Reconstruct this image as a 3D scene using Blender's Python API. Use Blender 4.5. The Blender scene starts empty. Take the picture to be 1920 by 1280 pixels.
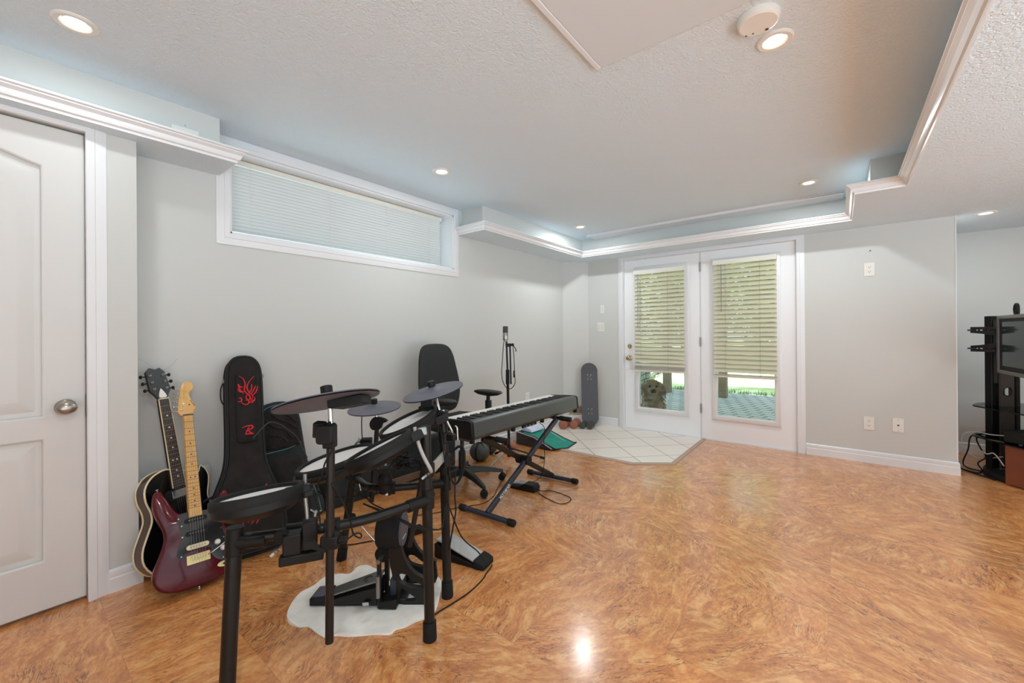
import bpy, bmesh, math, random
from mathutils import Vector, Matrix
random.seed(7)
SC = bpy.context.scene
COL = SC.collection
PI = math.pi
V = Vector

# ---------------------------------------------------------------- camera
cam_d = bpy.data.cameras.new('camera')
cam = bpy.data.objects.new('camera', cam_d)
COL.objects.link(cam)
cam_d.sensor_width = 36.0
cam_d.lens = 773.03 / 1920 * 36.0
cam_d.shift_x = -0.36 / 1920
cam_d.shift_y = -14.96 / 1920
cam_d.clip_start = 0.02
cam_d.clip_end = 400
_r = V((0.78253525, 0.62255975, -0.00761188))
_u = V((0.00667081, 0.00384142, 0.99997037))
_f = V((-0.62257055, 0.78256284, 0.00114693))
CAM = V((2.7699, -4.7633, 1.1495))
cam.matrix_world = Matrix(((_r.x, _u.x, -_f.x, CAM.x), (_r.y, _u.y, -_f.y, CAM.y), (_r.z, _u.z, -_f.z, CAM.z), (0, 0, 0, 1)))
SC.camera = cam
# ---------------------------------------------------------------- exposure
SC.view_settings.view_transform = 'Standard'
SC.view_settings.look = 'None'
SC.view_settings.gamma = 1.0
SC.view_settings.use_curve_mapping = False
SC.view_settings.exposure = -0.72
SC.cycles.max_bounces = 12
SC.cycles.diffuse_bounces = 6
SC.cycles.transparent_max_bounces = 16
SC.cycles.sample_clamp_indirect = 6.0
SC.cycles.use_denoising = True
SC.cycles.caustics_reflective = False
SC.cycles.caustics_refractive = False
# ---------------------------------------------------------------- daylight
W = bpy.data.worlds.new('world'); SC.world = W
W.use_nodes = True
_nt = W.node_tree
_bg = _nt.nodes['Background']
_tc = _nt.nodes.new('ShaderNodeTexCoord')
_sx = _nt.nodes.new('ShaderNodeSeparateXYZ')
_rp = _nt.nodes.new('ShaderNodeValToRGB')
_nt.links.new(_tc.outputs['Generated'], _sx.inputs[0])
_mr = _nt.nodes.new('ShaderNodeMapRange')
_mr.inputs[1].default_value = -1.0; _mr.inputs[2].default_value = 1.0
_nt.links.new(_sx.outputs['Z'], _mr.inputs[0])
_nt.links.new(_mr.outputs[0], _rp.inputs[0])
_nt.links.new(_rp.outputs[0], _bg.inputs[0])
_e = _rp.color_ramp.elements
_e[0].position = 0.42; _e[0].color = (2.3, 3.0, 3.4, 1)      # lower half of the dome brightened to throw added light on the ceiling
_e[1].position = 0.80; _e[1].color = (0.70, 0.83, 1.0, 1)
_q = _e.new(0.50); _q.color = (0.86, 0.96, 1.02, 1)
_bg.inputs[1].default_value = 2.5
sun_d = bpy.data.lights.new('sun', 'SUN'); sun = bpy.data.objects.new('sun', sun_d); COL.objects.link(sun)
sun_d.energy = 42.0; sun_d.angle = 0.01; sun_d.color = (1.0, 0.95, 0.86)
sun.rotation_euler = V((0.15, -0.33, 0.93)).to_track_quat('Z', 'Y').to_euler()
LAMP_W = 6.0          # watts of one recessed lamp
LAMP_C = (0.94, 0.99, 1.0)

# ---------------------------------------------------------------- helpers
def lin(r, g, b):
    f = lambda c: (c / 255) / 12.92 if c / 255 <= 0.04045 else ((c / 255 + 0.055) / 1.055) ** 2.4
    return (f(r), f(g), f(b), 1)

MATS = {}
def mat(name, rgb, rough=0.5, metal=0.0, spec=0.5, bump=None, var=0.0, vscale=8.0, coat=0.0, emit=0.0, alpha=1.0, sheen=0.0):
    m = bpy.data.materials.new(name); m.use_nodes = True
    nt = m.node_tree; b = nt.nodes['Principled BSDF']
    b.inputs['Base Color'].default_value = lin(*rgb)
    b.inputs['Roughness'].default_value = rough
    b.inputs['Metallic'].default_value = metal
    b.inputs['Specular IOR Level'].default_value = spec
    b.inputs['Coat Weight'].default_value = coat
    b.inputs['Coat Roughness'].default_value = 0.08
    b.inputs['Sheen Weight'].default_value = sheen
    if emit:
        b.inputs['Emission Color'].default_value = lin(*rgb); b.inputs['Emission Strength'].default_value = emit
    tc = nt.nodes.new('ShaderNodeTexCoord')
    if var:
        n = nt.nodes.new('ShaderNodeTexNoise'); n.inputs['Scale'].default_value = vscale; n.inputs['Detail'].default_value = 5
        nt.links.new(tc.outputs['Object'], n.inputs['Vector'])
        h = nt.nodes.new('ShaderNodeHueSaturation'); h.inputs['Color'].default_value = lin(*rgb)
        mp = nt.nodes.new('ShaderNodeMapRange'); mp.inputs[1].default_value = 0.3; mp.inputs[2].default_value = 0.7
        mp.inputs[3].default_value = 1 - var; mp.inputs[4].default_value = 1 + var
        nt.links.new(n.outputs['Fac'], mp.inputs[0]); nt.links.new(mp.outputs[0], h.inputs['Value'])
        nt.links.new(h.outputs[0], b.inputs['Base Color'])
    if bump:
        sc_, st, dist = bump
        n = nt.nodes.new('ShaderNodeTexNoise'); n.inputs['Scale'].default_value = sc_; n.inputs['Detail'].default_value = 3
        nt.links.new(tc.outputs['Object'], n.inputs['Vector'])
        bp = nt.nodes.new('ShaderNodeBump'); bp.inputs['Strength'].default_value = st; bp.inputs['Distance'].default_value = dist
        nt.links.new(n.outputs['Fac'], bp.inputs['Height']); nt.links.new(bp.outputs[0], b.inputs['Normal'])
    MATS[name] = m
    return m

class MB:
    """collects shapes (world coordinates) that become ONE mesh object"""
    def __init__(s): s.bm = bmesh.new()
    def _grid(s, rings, closed_u=True, cap0=True, cap1=True, closed_v=False):
        bm = s.bm; R = [[bm.verts.new(p) for p in ring] for ring in rings]
        n = len(R[0]); m = len(R)
        for i in range(m if closed_v else m - 1):
            A = R[i]; B = R[(i + 1) % m]
            for k in range(n if closed_u else n - 1):
                q = (A[k], A[(k + 1) % n], B[(k + 1) % n], B[k])
                try: bm.faces.new(q)
                except ValueError: pass
        if not closed_v and closed_u:
            if cap0: bm.faces.new(list(reversed(R[0])))
            if cap1: bm.faces.new(R[-1])
        return s
    def box(s, c, d, R=None):
        c = V(c); R = R or Matrix.Identity(3)
        pts = [c + R @ V((x * d[0] / 2, y * d[1] / 2, z * d[2] / 2)) for z in (-1, 1) for x, y in ((-1, -1), (1, -1), (1, 1), (-1, 1))]
        v = [s.bm.verts.new(p) for p in pts]
        for f in ((3, 2, 1, 0), (4, 5, 6, 7), (0, 1, 5, 4), (1, 2, 6, 5), (2, 3, 7, 6), (3, 0, 4, 7)): s.bm.faces.new([v[i] for i in f])
        return s
    def ab(s, x0, x1, y0, y1, z0, z1):
        return s.box(((x0 + x1) / 2, (y0 + y1) / 2, (z0 + z1) / 2), (abs(x1 - x0), abs(y1 - y0), abs(z1 - z0)))
    def bar(s, p0, p1, w, h, up=(0, 0, 1)):
        p0 = V(p0); p1 = V(p1); d = p1 - p0; L = d.length; d /= L; up = V(up)
        sd = d.cross(up)
        if sd.length < 1e-4: sd = d.cross(V((1, 0, 0)))
        sd.normalize(); u2 = sd.cross(d)
        R = Matrix((d, sd, u2)).transposed()
        return s.box((p0 + p1) / 2, (L, w, h), R)
    def tube(s, pts, r, seg=8, closed=False, caps=True):
        pts = [V(p) for p in pts]; n = len(pts)
        rs = r if isinstance(r, (list, tuple)) else [r] * n
        T = []
        for i in range(n):
            a = pts[(i - 1) % n] if (closed or i > 0) else pts[i]
            b = pts[(i + 1) % n] if (closed or i < n - 1) else pts[i]
            t = b - a
            T.append(t.normalized() if t.length > 1e-9 else V((0, 0, 1)))
        nrm = T[0].orthogonal().normalized(); rings = []
        for i in range(n):
            if i: 
                nrm = nrm - T[i] * nrm.dot(T[i])
                nrm = nrm.normalized() if nrm.length > 1e-6 else T[i].orthogonal().normalized()
            b = T[i].cross(nrm)
            rings.append([pts[i] + (nrm * math.cos(2 * PI * k / seg) + b * math.sin(2 * PI * k / seg)) * rs[i] for k in range(seg)])
        return s._grid(rings, True, caps, caps, closed)
    def cyl(s, p0, p1, r0, r1=None, seg=20):
        return s.tube([p0, p1], [r0, r0 if r1 is None else r1], seg)
    def lathe(s, prof, o, axis=(0, 0, 1), seg=40, sx=1.0, ref=None, closed=False):
        o = V(o); ax = V(axis).normalized()
        a = (V(ref) - ax * V(ref).dot(ax)).normalized() if ref else ax.orthogonal().normalized()
        b = ax.cross(a)
        rings = [[o + ax * h + (a * math.cos(2 * PI * k / seg) * sx + b * math.sin(2 * PI * k / seg)) * max(r, 1e-4) for k in range(seg)] for r, h in prof]
        return s._grid(rings, True, not closed, not closed, closed)
    def torus(s, o, axis, R, r, seg=40, sub=10):
        return s.lathe([(R + r * math.cos(2 * PI * k / sub), r * math.sin(2 * PI * k / sub)) for k in range(sub)], o, axis, seg, closed=True)
    def prism(s, outline, fr, h0, h1, inset=0.0, ih=0.0):
        """outline (a,b) in frame fr(x,y,z) from height h0 to h1; optional domed rim inset"""
        lay = [(outline, h0), (outline, h1)]
        if inset:
            lay = [(shrink(outline, inset), h0), (outline, h0 + ih), (outline, h1 - ih), (shrink(outline, inset), h1)]
        return s._grid([[fr(x, y, h) for x, y in o] for o, h in lay])
    def sph(s, c, r, sc=(1, 1, 1), R=None, u=20, v=12):
        c = V(c); R = R or Matrix.Identity(3); rings = []
        for i in range(1, v):
            t = PI * i / v
            rings.append([c + R @ V((r * sc[0] * math.sin(t) * math.cos(2 * PI * k / u), r * sc[1] * math.sin(t) * math.sin(2 * PI * k / u), -r * sc[2] * math.cos(t))) for k in range(u)])
        return s._grid(rings)
    def face(s, pts):
        s.bm.faces.new([s.bm.verts.new(V(p)) for p in pts]); return s

def shrink(o, d):
    """inset an outline by d with mitred corners"""
    n = len(o); out = []
    A = sum(o[i][0] * o[(i + 1) % n][1] - o[(i + 1) % n][0] * o[i][1] for i in range(n))
    sg = 1 if A > 0 else -1
    for i in range(n):
        p, c, q = V(o[i - 1]), V(o[i]), V(o[(i + 1) % n])
        a = (c - p).normalized() if (c - p).length > 1e-9 else (q - c).normalized()
        b = (q - c).normalized() if (q - c).length > 1e-9 else a
        n1, n2 = V((-a.y, a.x)), V((-b.y, b.x)); m = (n1 + n2) / max(1 + n1.dot(n2), 0.35)
        out.append((c.x + m.x * d * sg, c.y + m.y * d * sg))
    return out

def smooth(pts, n=5, closed=True):
    """Catmull-Rom through the points"""
    P = [V(p) for p in pts]; m = len(P); out = []
    for i in range(m if closed else m - 1):
        if closed: a, b, c, d = P[i - 1], P[i], P[(i + 1) % m], P[(i + 2) % m]
        else: a, b, c, d = P[max(i - 1, 0)], P[i], P[i + 1], P[min(i + 2, m - 1)]
        for k in range(n):
            t = k / n
            out.append(0.5 * (2 * b + (c - a) * t + (2 * a - 5 * b + 4 * c - d) * t * t + (3 * b - a - 3 * c + d) * t ** 3))
    if not closed: out.append(P[-1])
    return [tuple(p) for p in out]

def frame(o, a, b):
    o = V(o); b = V(b).normalized(); a = V(a); a = (a - b * a.dot(b)).normalized(); n = a.cross(b)
    return lambda x, y, z=0.0: o + a * x + b * y + n * z

def obj(name, mb, m, parent=None, sm=40, bev=0.0, seg=2):
    bm = mb.bm
    bmesh.ops.remove_doubles(bm, verts=bm.verts, dist=1e-6)
    bmesh.ops.recalc_face_normals(bm, faces=bm.faces)
    if parent is not None:
        ref = V(parent['_at'])
    else:
        co = [v.co for v in bm.verts]
        ref = V(((min(c.x for c in co) + max(c.x for c in co)) / 2, (min(c.y for c in co) + max(c.y for c in co)) / 2, min(c.z for c in co)))
    bmesh.ops.translate(bm, verts=bm.verts, vec=-ref)
    me = bpy.data.meshes.new(name); bm.to_mesh(me); bm.free()
    me.shade_smooth()
    me.set_sharp_from_angle(angle=math.radians(sm))
    me.materials.append(m if not isinstance(m, str) else MATS[m])
    o = bpy.data.objects.new(name, me); COL.objects.link(o)
    if parent is not None: o.parent = parent
    else: o.location = ref
    o['_at'] = list(ref)
    if bev:
        md = o.modifiers.new('bevel', 'BEVEL'); md.width = bev; md.segments = seg; md.limit_method = 'ANGLE'; md.angle_limit = math.radians(40)
    return o

def tag(o, label, cat, group=None):
    o['label'] = label; o['category'] = cat
    if group: o['group'] = group
    return o
def thing(name, label, cat, at, group=None):
    o = bpy.data.objects.new(name, None); COL.objects.link(o); o.location = V(at); o['_at'] = list(at)
    o.empty_display_size = 0.05
    return tag(o, label, cat, group)
def struct(name, mb, m, parent=None, **k):
    o = obj(name, mb, m, parent, **k)
    if parent is None: o['kind'] = 'structure'
    return o
def dup(root, loc, label=None, rotz=None):
    r = root.copy(); COL.objects.link(r); r.location = V(loc)
    if rotz is not None: r.rotation_euler[2] = rotz
    if label: r['label'] = label
    for ch in root.children:
        c = ch.copy(); COL.objects.link(c); c.parent = r
        for g in ch.children:
            d = g.copy(); COL.objects.link(d); d.parent = c
    return r
def text_mesh(name, body, size, fr, m, parent, ext=0.0004, rot=0.0, shear=0.0):
    cu = bpy.data.curves.new(name, 'FONT'); cu.body = body; cu.size = size; cu.extrude = ext; cu.shear = shear
    cu.align_x = 'CENTER'; cu.align_y = 'CENTER'; cu.offset = size * 0.02
    t = bpy.data.objects.new(name, cu); COL.objects.link(t)
    dg = bpy.context.evaluated_depsgraph_get()
    me = bpy.data.meshes.new_from_object(t.evaluated_get(dg))
    bpy.data.objects.remove(t); bpy.data.curves.remove(cu)
    ref = V(parent['_at'])
    for v in me.vertices:
        x = v.co.x * math.cos(rot) - v.co.y * math.sin(rot); y = v.co.x * math.sin(rot) + v.co.y * math.cos(rot)
        v.co = fr(x, y, v.co.z) - ref
    me.materials.clear(); me.materials.append(MATS[m] if isinstance(m, str) else m)
    o = bpy.data.objects.new(name, me); COL.objects.link(o); o.parent = parent; o['_at'] = list(ref)
    return o

# ---------------------------------------------------------------- materials
mat('wall_paint', (204, 206, 203), 0.6, spec=0.3, bump=(220, 0.04, 0.002))
mat('white_trim', (228, 229, 231), 0.32, spec=0.45)
mat('door_white', (214, 214, 212), 0.42, spec=0.45)
mat('french_white', (240, 242, 245), 0.38, spec=0.45)
mat('panel_smooth', (212, 221, 226), 0.6)
mat('black_plastic', (21, 20, 19), 0.5, spec=0.28, var=0.15)
mat('black_metal', (24, 22, 20), 0.36, spec=0.35)
mat('black_rubber', (28, 28, 27), 0.7, spec=0.25, var=0.15, vscale=30)
mat('dark_fabric', (40, 37, 36), 0.85, spec=0.2, var=0.2, vscale=14, bump=(20, 0.7, 0.012), sheen=0.0)
mat('dark_fabric_teal', (42, 47, 48), 0.85, spec=0.2, var=0.2, vscale=10, bump=(18, 0.6, 0.012), sheen=0.1)
mat('piping_black', (20, 20, 20), 0.6)
mat('piping_teal', (70, 120, 125), 0.6)
mat('red_thread', (205, 32, 44), 0.6)
mat('chrome', (205, 205, 205), 0.15, metal=1.0)
mat('nickel', (176, 168, 158), 0.28, metal=1.0)
mat('gold', (220, 196, 140), 0.22, metal=1.0)
mat('brass', (190, 170, 120), 0.2, metal=1.0)
mat('steel_grey', (150, 150, 148), 0.35, metal=0.9)
mat('silver_paint', (170, 170, 168), 0.4, spec=0.5)
mat('mesh_head', (222, 220, 218), 0.7, bump=(600, 0.1, 0.001))
mat('cymbal_rubber', (92, 93, 104), 0.5, spec=0.45, var=0.08)
mat('red_lacquer', (84, 6, 20), 0.22, spec=0.3, coat=0.35, var=0.25, vscale=5)
mat('black_lacquer', (12, 12, 13), 0.16, spec=0.35, coat=0.2)
mat('sunburst_side', (66, 42, 20), 0.3, coat=0.3, var=0.3, vscale=6)
mat('grip_dark', (44, 45, 48), 0.35)
mat('cream', (226, 208, 172), 0.4)
mat('maple', (226, 176, 104), 0.3, coat=0.4, var=0.08, vscale=25)
mat('rosewood', (58, 40, 34), 0.45, var=0.25, vscale=40)
mat('black_pickguard', (30, 30, 30), 0.15, coat=0.6)
mat('white_plastic', (230, 228, 222), 0.35)
mat('ivory_plate', (222, 220, 214), 0.4)
mat('slot_dark', (60, 58, 55), 0.6)
mat('key_white', (240, 238, 232), 0.25)
mat('key_black', (22, 22, 22), 0.3)
mat('keyboard_case', (70, 75, 74), 0.35, spec=0.5)
mat('keyboard_base', (66, 58, 50), 0.5)
mat('stand_blue_black', (42, 48, 60), 0.35, spec=0.6)
mat('office_black', (30, 31, 31), 0.75, var=0.15, vscale=40, bump=(300, 0.2, 0.001))
mat('chair_plastic', (34, 35, 34), 0.42)
mat('mat_cloth', (248, 245, 236), 0.95, spec=0.1, var=0.06, vscale=20, bump=(150, 0.4, 0.003))
mat('grip_tape', (92, 92, 97), 0.9, var=0.12, vscale=120)
mat('maple_ply', (176, 140, 100), 0.5)
mat('dumbbell_brown', (160, 100, 78), 0.6, var=0.12, vscale=40)
mat('dumbbell_grey', (66, 69, 65), 0.5, var=0.2, vscale=60)
mat('teal_felt', (32, 140, 122), 0.8, var=0.1, vscale=20)
mat('case_dark', (46, 40, 44), 0.6, var=0.1)
mat('grey_edge', (170, 170, 172), 0.5)
mat('pale_cloth', (205, 212, 232), 0.8, var=0.12, vscale=18)
mat('vent_beige', (200, 186, 164), 0.5)
mat('glass_tint', (40, 52, 50), 0.05, spec=0.6, coat=0.5)
mat('cherry_wood', (118, 60, 36), 0.35, var=0.15, vscale=6)
mat('screen', (44, 56, 56), 0.12, spec=0.6, coat=0.5)
mat('bezel', (104, 102, 98), 0.3)
mat('column_brown', (62, 54, 48), 0.35)
mat('cable_white', (214, 210, 204), 0.5)
mat('dog_fur', (160, 142, 120), 0.95, spec=0.1, var=0.25, vscale=16)
mat('dog_dark', (52, 40, 34), 0.4)
mat('dog_face', (112, 88, 72), 0.9, var=0.2, vscale=20)
mat('wood_post', (150, 134, 112), 0.8, var=0.15, vscale=6)
mat('stone', (138, 140, 138), 0.9, var=0.3, vscale=5, bump=(14, 0.6, 0.02))
mat('bark', (92, 76, 58), 0.9, var=0.2)
mat('tile_edge', (176, 152, 134), 0.5)
mat('blind_white', (226, 224, 214), 0.45)
mat('tan_brown', (112, 88, 66), 0.7, var=0.1)
mat('bulb_glow', (255, 250, 240), 0.4, emit=7.0)
mat('lettering_white', (230, 230, 230), 0.5)
mat('lettering_grey', (108, 110, 110), 0.5)

def leaf_mat(name, a, b):
    m = bpy.data.materials.new(name); m.use_nodes = True; nt = m.node_tree; p = nt.nodes['Principled BSDF']
    tc = nt.nodes.new('ShaderNodeTexCoord'); n = nt.nodes.new('ShaderNodeTexNoise'); n.inputs['Scale'].default_value = 2.5
    r = nt.nodes.new('ShaderNodeValToRGB'); r.color_ramp.elements[0].color = lin(*a); r.color_ramp.elements[1].color = lin(*b)
    r.color_ramp.elements[0].position = 0.35; r.color_ramp.elements[1].position = 0.65
    nt.links.new(tc.outputs['Object'], n.inputs['Vector']); nt.links.new(n.outputs['Fac'], r.inputs[0])
    tr = nt.nodes.new('ShaderNodeBsdfTranslucent'); mx = nt.nodes.new('ShaderNodeMixShader'); mx.inputs[0].default_value = 0.35
    nt.links.new(r.outputs[0], p.inputs['Base Color']); nt.links.new(r.outputs[0], tr.inputs[0]); p.inputs['Roughness'].default_value = 0.6
    nt.links.new(p.outputs[0], mx.inputs[1]); nt.links.new(tr.outputs[0], mx.inputs[2]); nt.links.new(mx.outputs[0], nt.nodes['Material Output'].inputs[0])
    MATS[name] = m
leaf_mat('leaf_olive', (96, 104, 44), (140, 150, 70))
leaf_mat('leaf_green', (70, 110, 50), (120, 160, 80))
leaf_mat('leaf_pale', (150, 170, 110), (205, 215, 170))
leaf_mat('grass', (140, 158, 96), (196, 196, 160))

# slats let some daylight through
def slat_mat(name, rgb, tr):
    m = bpy.data.materials.new(name); m.use_nodes = True; nt = m.node_tree; p = nt.nodes['Principled BSDF']
    p.inputs['Base Color'].default_value = lin(*rgb); p.inputs['Roughness'].default_value = 0.4
    t = nt.nodes.new('ShaderNodeBsdfTranslucent'); t.inputs[0].default_value = lin(*rgb)
    mx = nt.nodes.new('ShaderNodeMixShader'); mx.inputs[0].default_value = tr
    nt.links.new(p.outputs[0], mx.inputs[1]); nt.links.new(t.outputs[0], mx.inputs[2]); nt.links.new(mx.outputs[0], nt.nodes['Material Output'].inputs[0])
    MATS[name] = m
slat_mat('slat_window', (224, 224, 222), 0.14)
slat_mat('slat_door', (216, 212, 190), 0.22)

# clear pane: mostly transparent with a fresnel reflection
def glass_mat(name, tint, refl=1.0):
    m = bpy.data.materials.new(name); m.use_nodes = True; nt = m.node_tree
    nt.nodes.remove(nt.nodes['Principled BSDF'])
    t = nt.nodes.new('ShaderNodeBsdfTransparent'); t.inputs[0].default_value = tint
    g = nt.nodes.new('ShaderNodeBsdfGlossy'); g.inputs['Roughness'].default_value = 0.02
    f = nt.nodes.new('ShaderNodeFresnel'); f.inputs[0].default_value = 1.45
    mx = nt.nodes.new('ShaderNodeMixShader')
    nt.links.new(f.outputs[0], mx.inputs[0]); nt.links.new(t.outputs[0], mx.inputs[1]); nt.links.new(g.outputs[0], mx.inputs[2])
    nt.links.new(mx.outputs[0], nt.nodes['Material Output'].inputs[0])
    MATS[name] = m
glass_mat('pane_glass', (0.93, 0.98, 0.97, 1))
glass_mat('shelf_glass', (0.42, 0.5, 0.48, 1))

# stippled ceiling
m = mat('ceiling_stipple', (220, 234, 243), 0.75, spec=0.2)
nt = m.node_tree; p = nt.nodes['Principled BSDF']
tc = nt.nodes.new('ShaderNodeTexCoord')
n = nt.nodes.new('ShaderNodeTexNoise'); n.inputs['Scale'].default_value = 55; n.inputs['Detail'].default_value = 4; n.inputs['Distortion'].default_value = 1.6
nt.links.new(tc.outputs['Object'], n.inputs['Vector'])
bp = nt.nodes.new('ShaderNodeBump'); bp.inputs['Strength'].default_value = 0.9; bp.inputs['Distance'].default_value = 0.006
nt.links.new(n.outputs['Fac'], bp.inputs['Height']); nt.links.new(bp.outputs[0], p.inputs['Normal'])

# cork floor in planks
m = mat('cork', (190, 130, 80), 0.3, spec=0.5)
nt = m.node_tree; p = nt.nodes['Principled BSDF']; L = nt.links.new
def N(t, **k):
    n = nt.nodes.new(t)
    for a, b in k.items(): n.inputs[a.replace('_', ' ')].default_value = b
    return n
tc = N('ShaderNodeTexCoord')
br = N('ShaderNodeTexBrick', Scale=1.0, Mortar_Size=0.0012, Brick_Width=0.915, Row_Height=0.305)
br.inputs['Color1'].default_value = (0, 0, 0, 1); br.inputs['Color2'].default_value = (1, 1, 1, 1); br.inputs['Mortar'].default_value = (0.5, 0.5, 0.5, 1)
L(tc.outputs['Object'], br.inputs['Vector'])
sc_ = N('ShaderNodeVectorMath'); sc_.operation = 'SCALE'; sc_.inputs['Scale'].default_value = 17.0
L(br.outputs['Color'], sc_.inputs[0])
ad = N('ShaderNodeVectorMath'); ad.operation = 'ADD'
L(tc.outputs['Object'], ad.inputs[0]); L(sc_.outputs[0], ad.inputs[1])
# every plank has its own grain direction, gently swirled
sb = N('ShaderNodeSeparateColor'); L(br.outputs['Color'], sb.inputs[0])
am = N('ShaderNodeMath'); am.operation = 'MULTIPLY'; am.inputs[1].default_value = 2.6; L(sb.outputs[0], am.inputs[0])
vr = N('ShaderNodeVectorRotate'); vr.rotation_type = 'Z_AXIS'; L(ad.outputs[0], vr.inputs['Vector']); L(am.outputs[0], vr.inputs['Angle'])
wn = N('ShaderNodeTexNoise', Scale=3.5, Detail=3.0); L(vr.outputs[0], wn.inputs['Vector'])
ws = N('ShaderNodeVectorMath'); ws.operation = 'SCALE'; ws.inputs['Scale'].default_value = 0.10; L(wn.outputs['Color'], ws.inputs[0])
wa = N('ShaderNodeVectorMath'); wa.operation = 'ADD'; L(vr.outputs[0], wa.inputs[0]); L(ws.outputs[0], wa.inputs[1])
def stretched(sx, sy, **k):
    q = N('ShaderNodeMapping'); q.inputs['Scale'].default_value = (sx, sy, 1.0); L(wa.outputs[0], q.inputs['Vector'])
    t = N('ShaderNodeTexNoise', **k); L(q.outputs[0], t.inputs['Vector']); return t
def ramp01(src, lo, hi, amount):
    r = N('ShaderNodeMapRange'); r.inputs[1].default_value = lo; r.inputs[2].default_value = hi; r.inputs[4].default_value = amount; L(src, r.inputs[0]); return r.outputs[0]
def over(base, fac, col):
    x_ = nt.nodes.new('ShaderNodeMix'); x_.data_type = 'RGBA'; L(fac, x_.inputs[0]); L(base, x_.inputs[6]); x_.inputs[7].default_value = lin(*col); return x_.outputs[2]
n1 = stretched(46.0, 100.0, Scale=1.0, Detail=6.0, Roughness=0.75, Distortion=0.25)
cr = N('ShaderNodeValToRGB'); e = cr.color_ramp.elements
e[0].position = 0.28; e[0].color = lin(172, 103, 53)
e[1].position = 0.72; e[1].color = lin(230, 170, 106)
for pos, c in ((0.42, (199, 126, 68)), (0.52, (211, 141, 79)), (0.60, (220, 153, 90))):
    q_ = e.new(pos); q_.color = lin(*c)
L(n1.outputs['Fac'], cr.inputs[0])
n2 = N('ShaderNodeTexNoise', Scale=2.2, Detail=3.0); L(ad.outputs[0], n2.inputs['Vector'])
mr = N('ShaderNodeMapRange'); mr.inputs[1].default_value = 0.3; mr.inputs[2].default_value = 0.7; mr.inputs[3].default_value = 0.88; mr.inputs[4].default_value = 1.12
L(n2.outputs['Fac'], mr.inputs[0])
hs = N('ShaderNodeHueSaturation'); L(cr.outputs[0], hs.inputs['Color']); L(mr.outputs[0], hs.inputs['Value'])
pale = stretched(9.0, 24.0, Scale=1.0, Detail=4.0, Roughness=0.55, Distortion=0.8)
c1 = over(hs.outputs[0], ramp01(pale.outputs['Fac'], 0.51, 0.68, 0.55), (240, 190, 126))
c1 = over(c1, ramp01(pale.outputs['Fac'], 0.48, 0.34, 0.55), (170, 98, 54))
# thin curling bark lines, in clusters
ln = stretched(9.0, 36.0, Scale=1.0, Detail=3.0, Roughness=0.55, Distortion=1.3)
df = N('ShaderNodeMath'); df.operation = 'SUBTRACT'; df.inputs[1].default_value = 0.5; L(ln.outputs['Fac'], df.inputs[0])
ab_ = N('ShaderNodeMath'); ab_.operation = 'ABSOLUTE'; L(df.outputs[0], ab_.inputs[0])
msk = N('ShaderNodeTexNoise', Scale=5.5, Detail=3.0); L(wa.outputs[0], msk.inputs['Vector'])
lm = N('ShaderNodeMath'); lm.operation = 'MULTIPLY'
L(ramp01(ab_.outputs[0], 0.030, 0.004, 1.0), lm.inputs[0]); L(ramp01(msk.outputs['Fac'], 0.46, 0.58, 0.9), lm.inputs[1])
c2 = over(c1, lm.outputs[0], (122, 70, 46))
jf = N('ShaderNodeMath'); jf.operation = 'MULTIPLY'; jf.inputs[1].default_value = 0.22; L(br.outputs['Fac'], jf.inputs[0])
c3 = over(c2, jf.outputs[0], (120, 78, 50))
L(c3, p.inputs['Base Color'])
p.inputs['Coat Weight'].default_value = 0.9; p.inputs['Coat Roughness'].default_value = 0.17; p.inputs['Coat IOR'].default_value = 1.55; p.inputs['Roughness'].default_value = 0.36

# tile landing with diagonal joints
m = mat('landing_tile', (226, 215, 200), 0.28, spec=0.5)
nt = m.node_tree; p = nt.nodes['Principled BSDF']; L = nt.links.new
tc = N('ShaderNodeTexCoord'); mp = N('ShaderNodeMapping'); mp.inputs['Rotation'].default_value = (0, 0, math.radians(45)); L(tc.outputs['Object'], mp.inputs['Vector'])
br = N('ShaderNodeTexBrick', Scale=1.0, Mortar_Size=0.0035, Brick_Width=0.33, Row_Height=0.33); br.offset = 0.0
br.inputs['Color1'].default_value = lin(238, 229, 218); br.inputs['Color2'].default_value = lin(232, 223, 211); br.inputs['Mortar'].default_value = lin(128, 116, 104)
L(mp.outputs[0], br.inputs['Vector']); L(br.outputs['Color'], p.inputs['Base Color'])
# patio pavers
m = mat('pavers', (150, 158, 160), 0.85, spec=0.2)
nt = m.node_tree; p = nt.nodes['Principled BSDF']; L = nt.links.new
tc = N('ShaderNodeTexCoord'); mp = N('ShaderNodeMapping'); mp.inputs['Rotation'].default_value = (0, 0, 0.35); L(tc.outputs['Object'], mp.inputs['Vector'])
br = N('ShaderNodeTexBrick', Scale=1.0, Mortar_Size=0.012, Brick_Width=0.22, Row_Height=0.15)
br.inputs['Color1'].default_value = lin(222, 230, 228); br.inputs['Color2'].default_value = lin(206, 214, 212); br.inputs['Mortar'].default_value = lin(120, 130, 122)
L(mp.outputs[0], br.inputs['Vector']); L(br.outputs['Color'], p.inputs['Base Color'])

# ================================================================ THE ROOM
ZS, ZC = 2.064, 2.306          # low soffit and main ceiling heights
XJ, YJ = 0.19, -4.344          # the door wall stands proud of the window wall, up to YJ
BK, RT = -6.3, 5.6               # room cut short behind and at right to let fill daylight in
XE = 3.494                     # free end of the far wall

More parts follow.
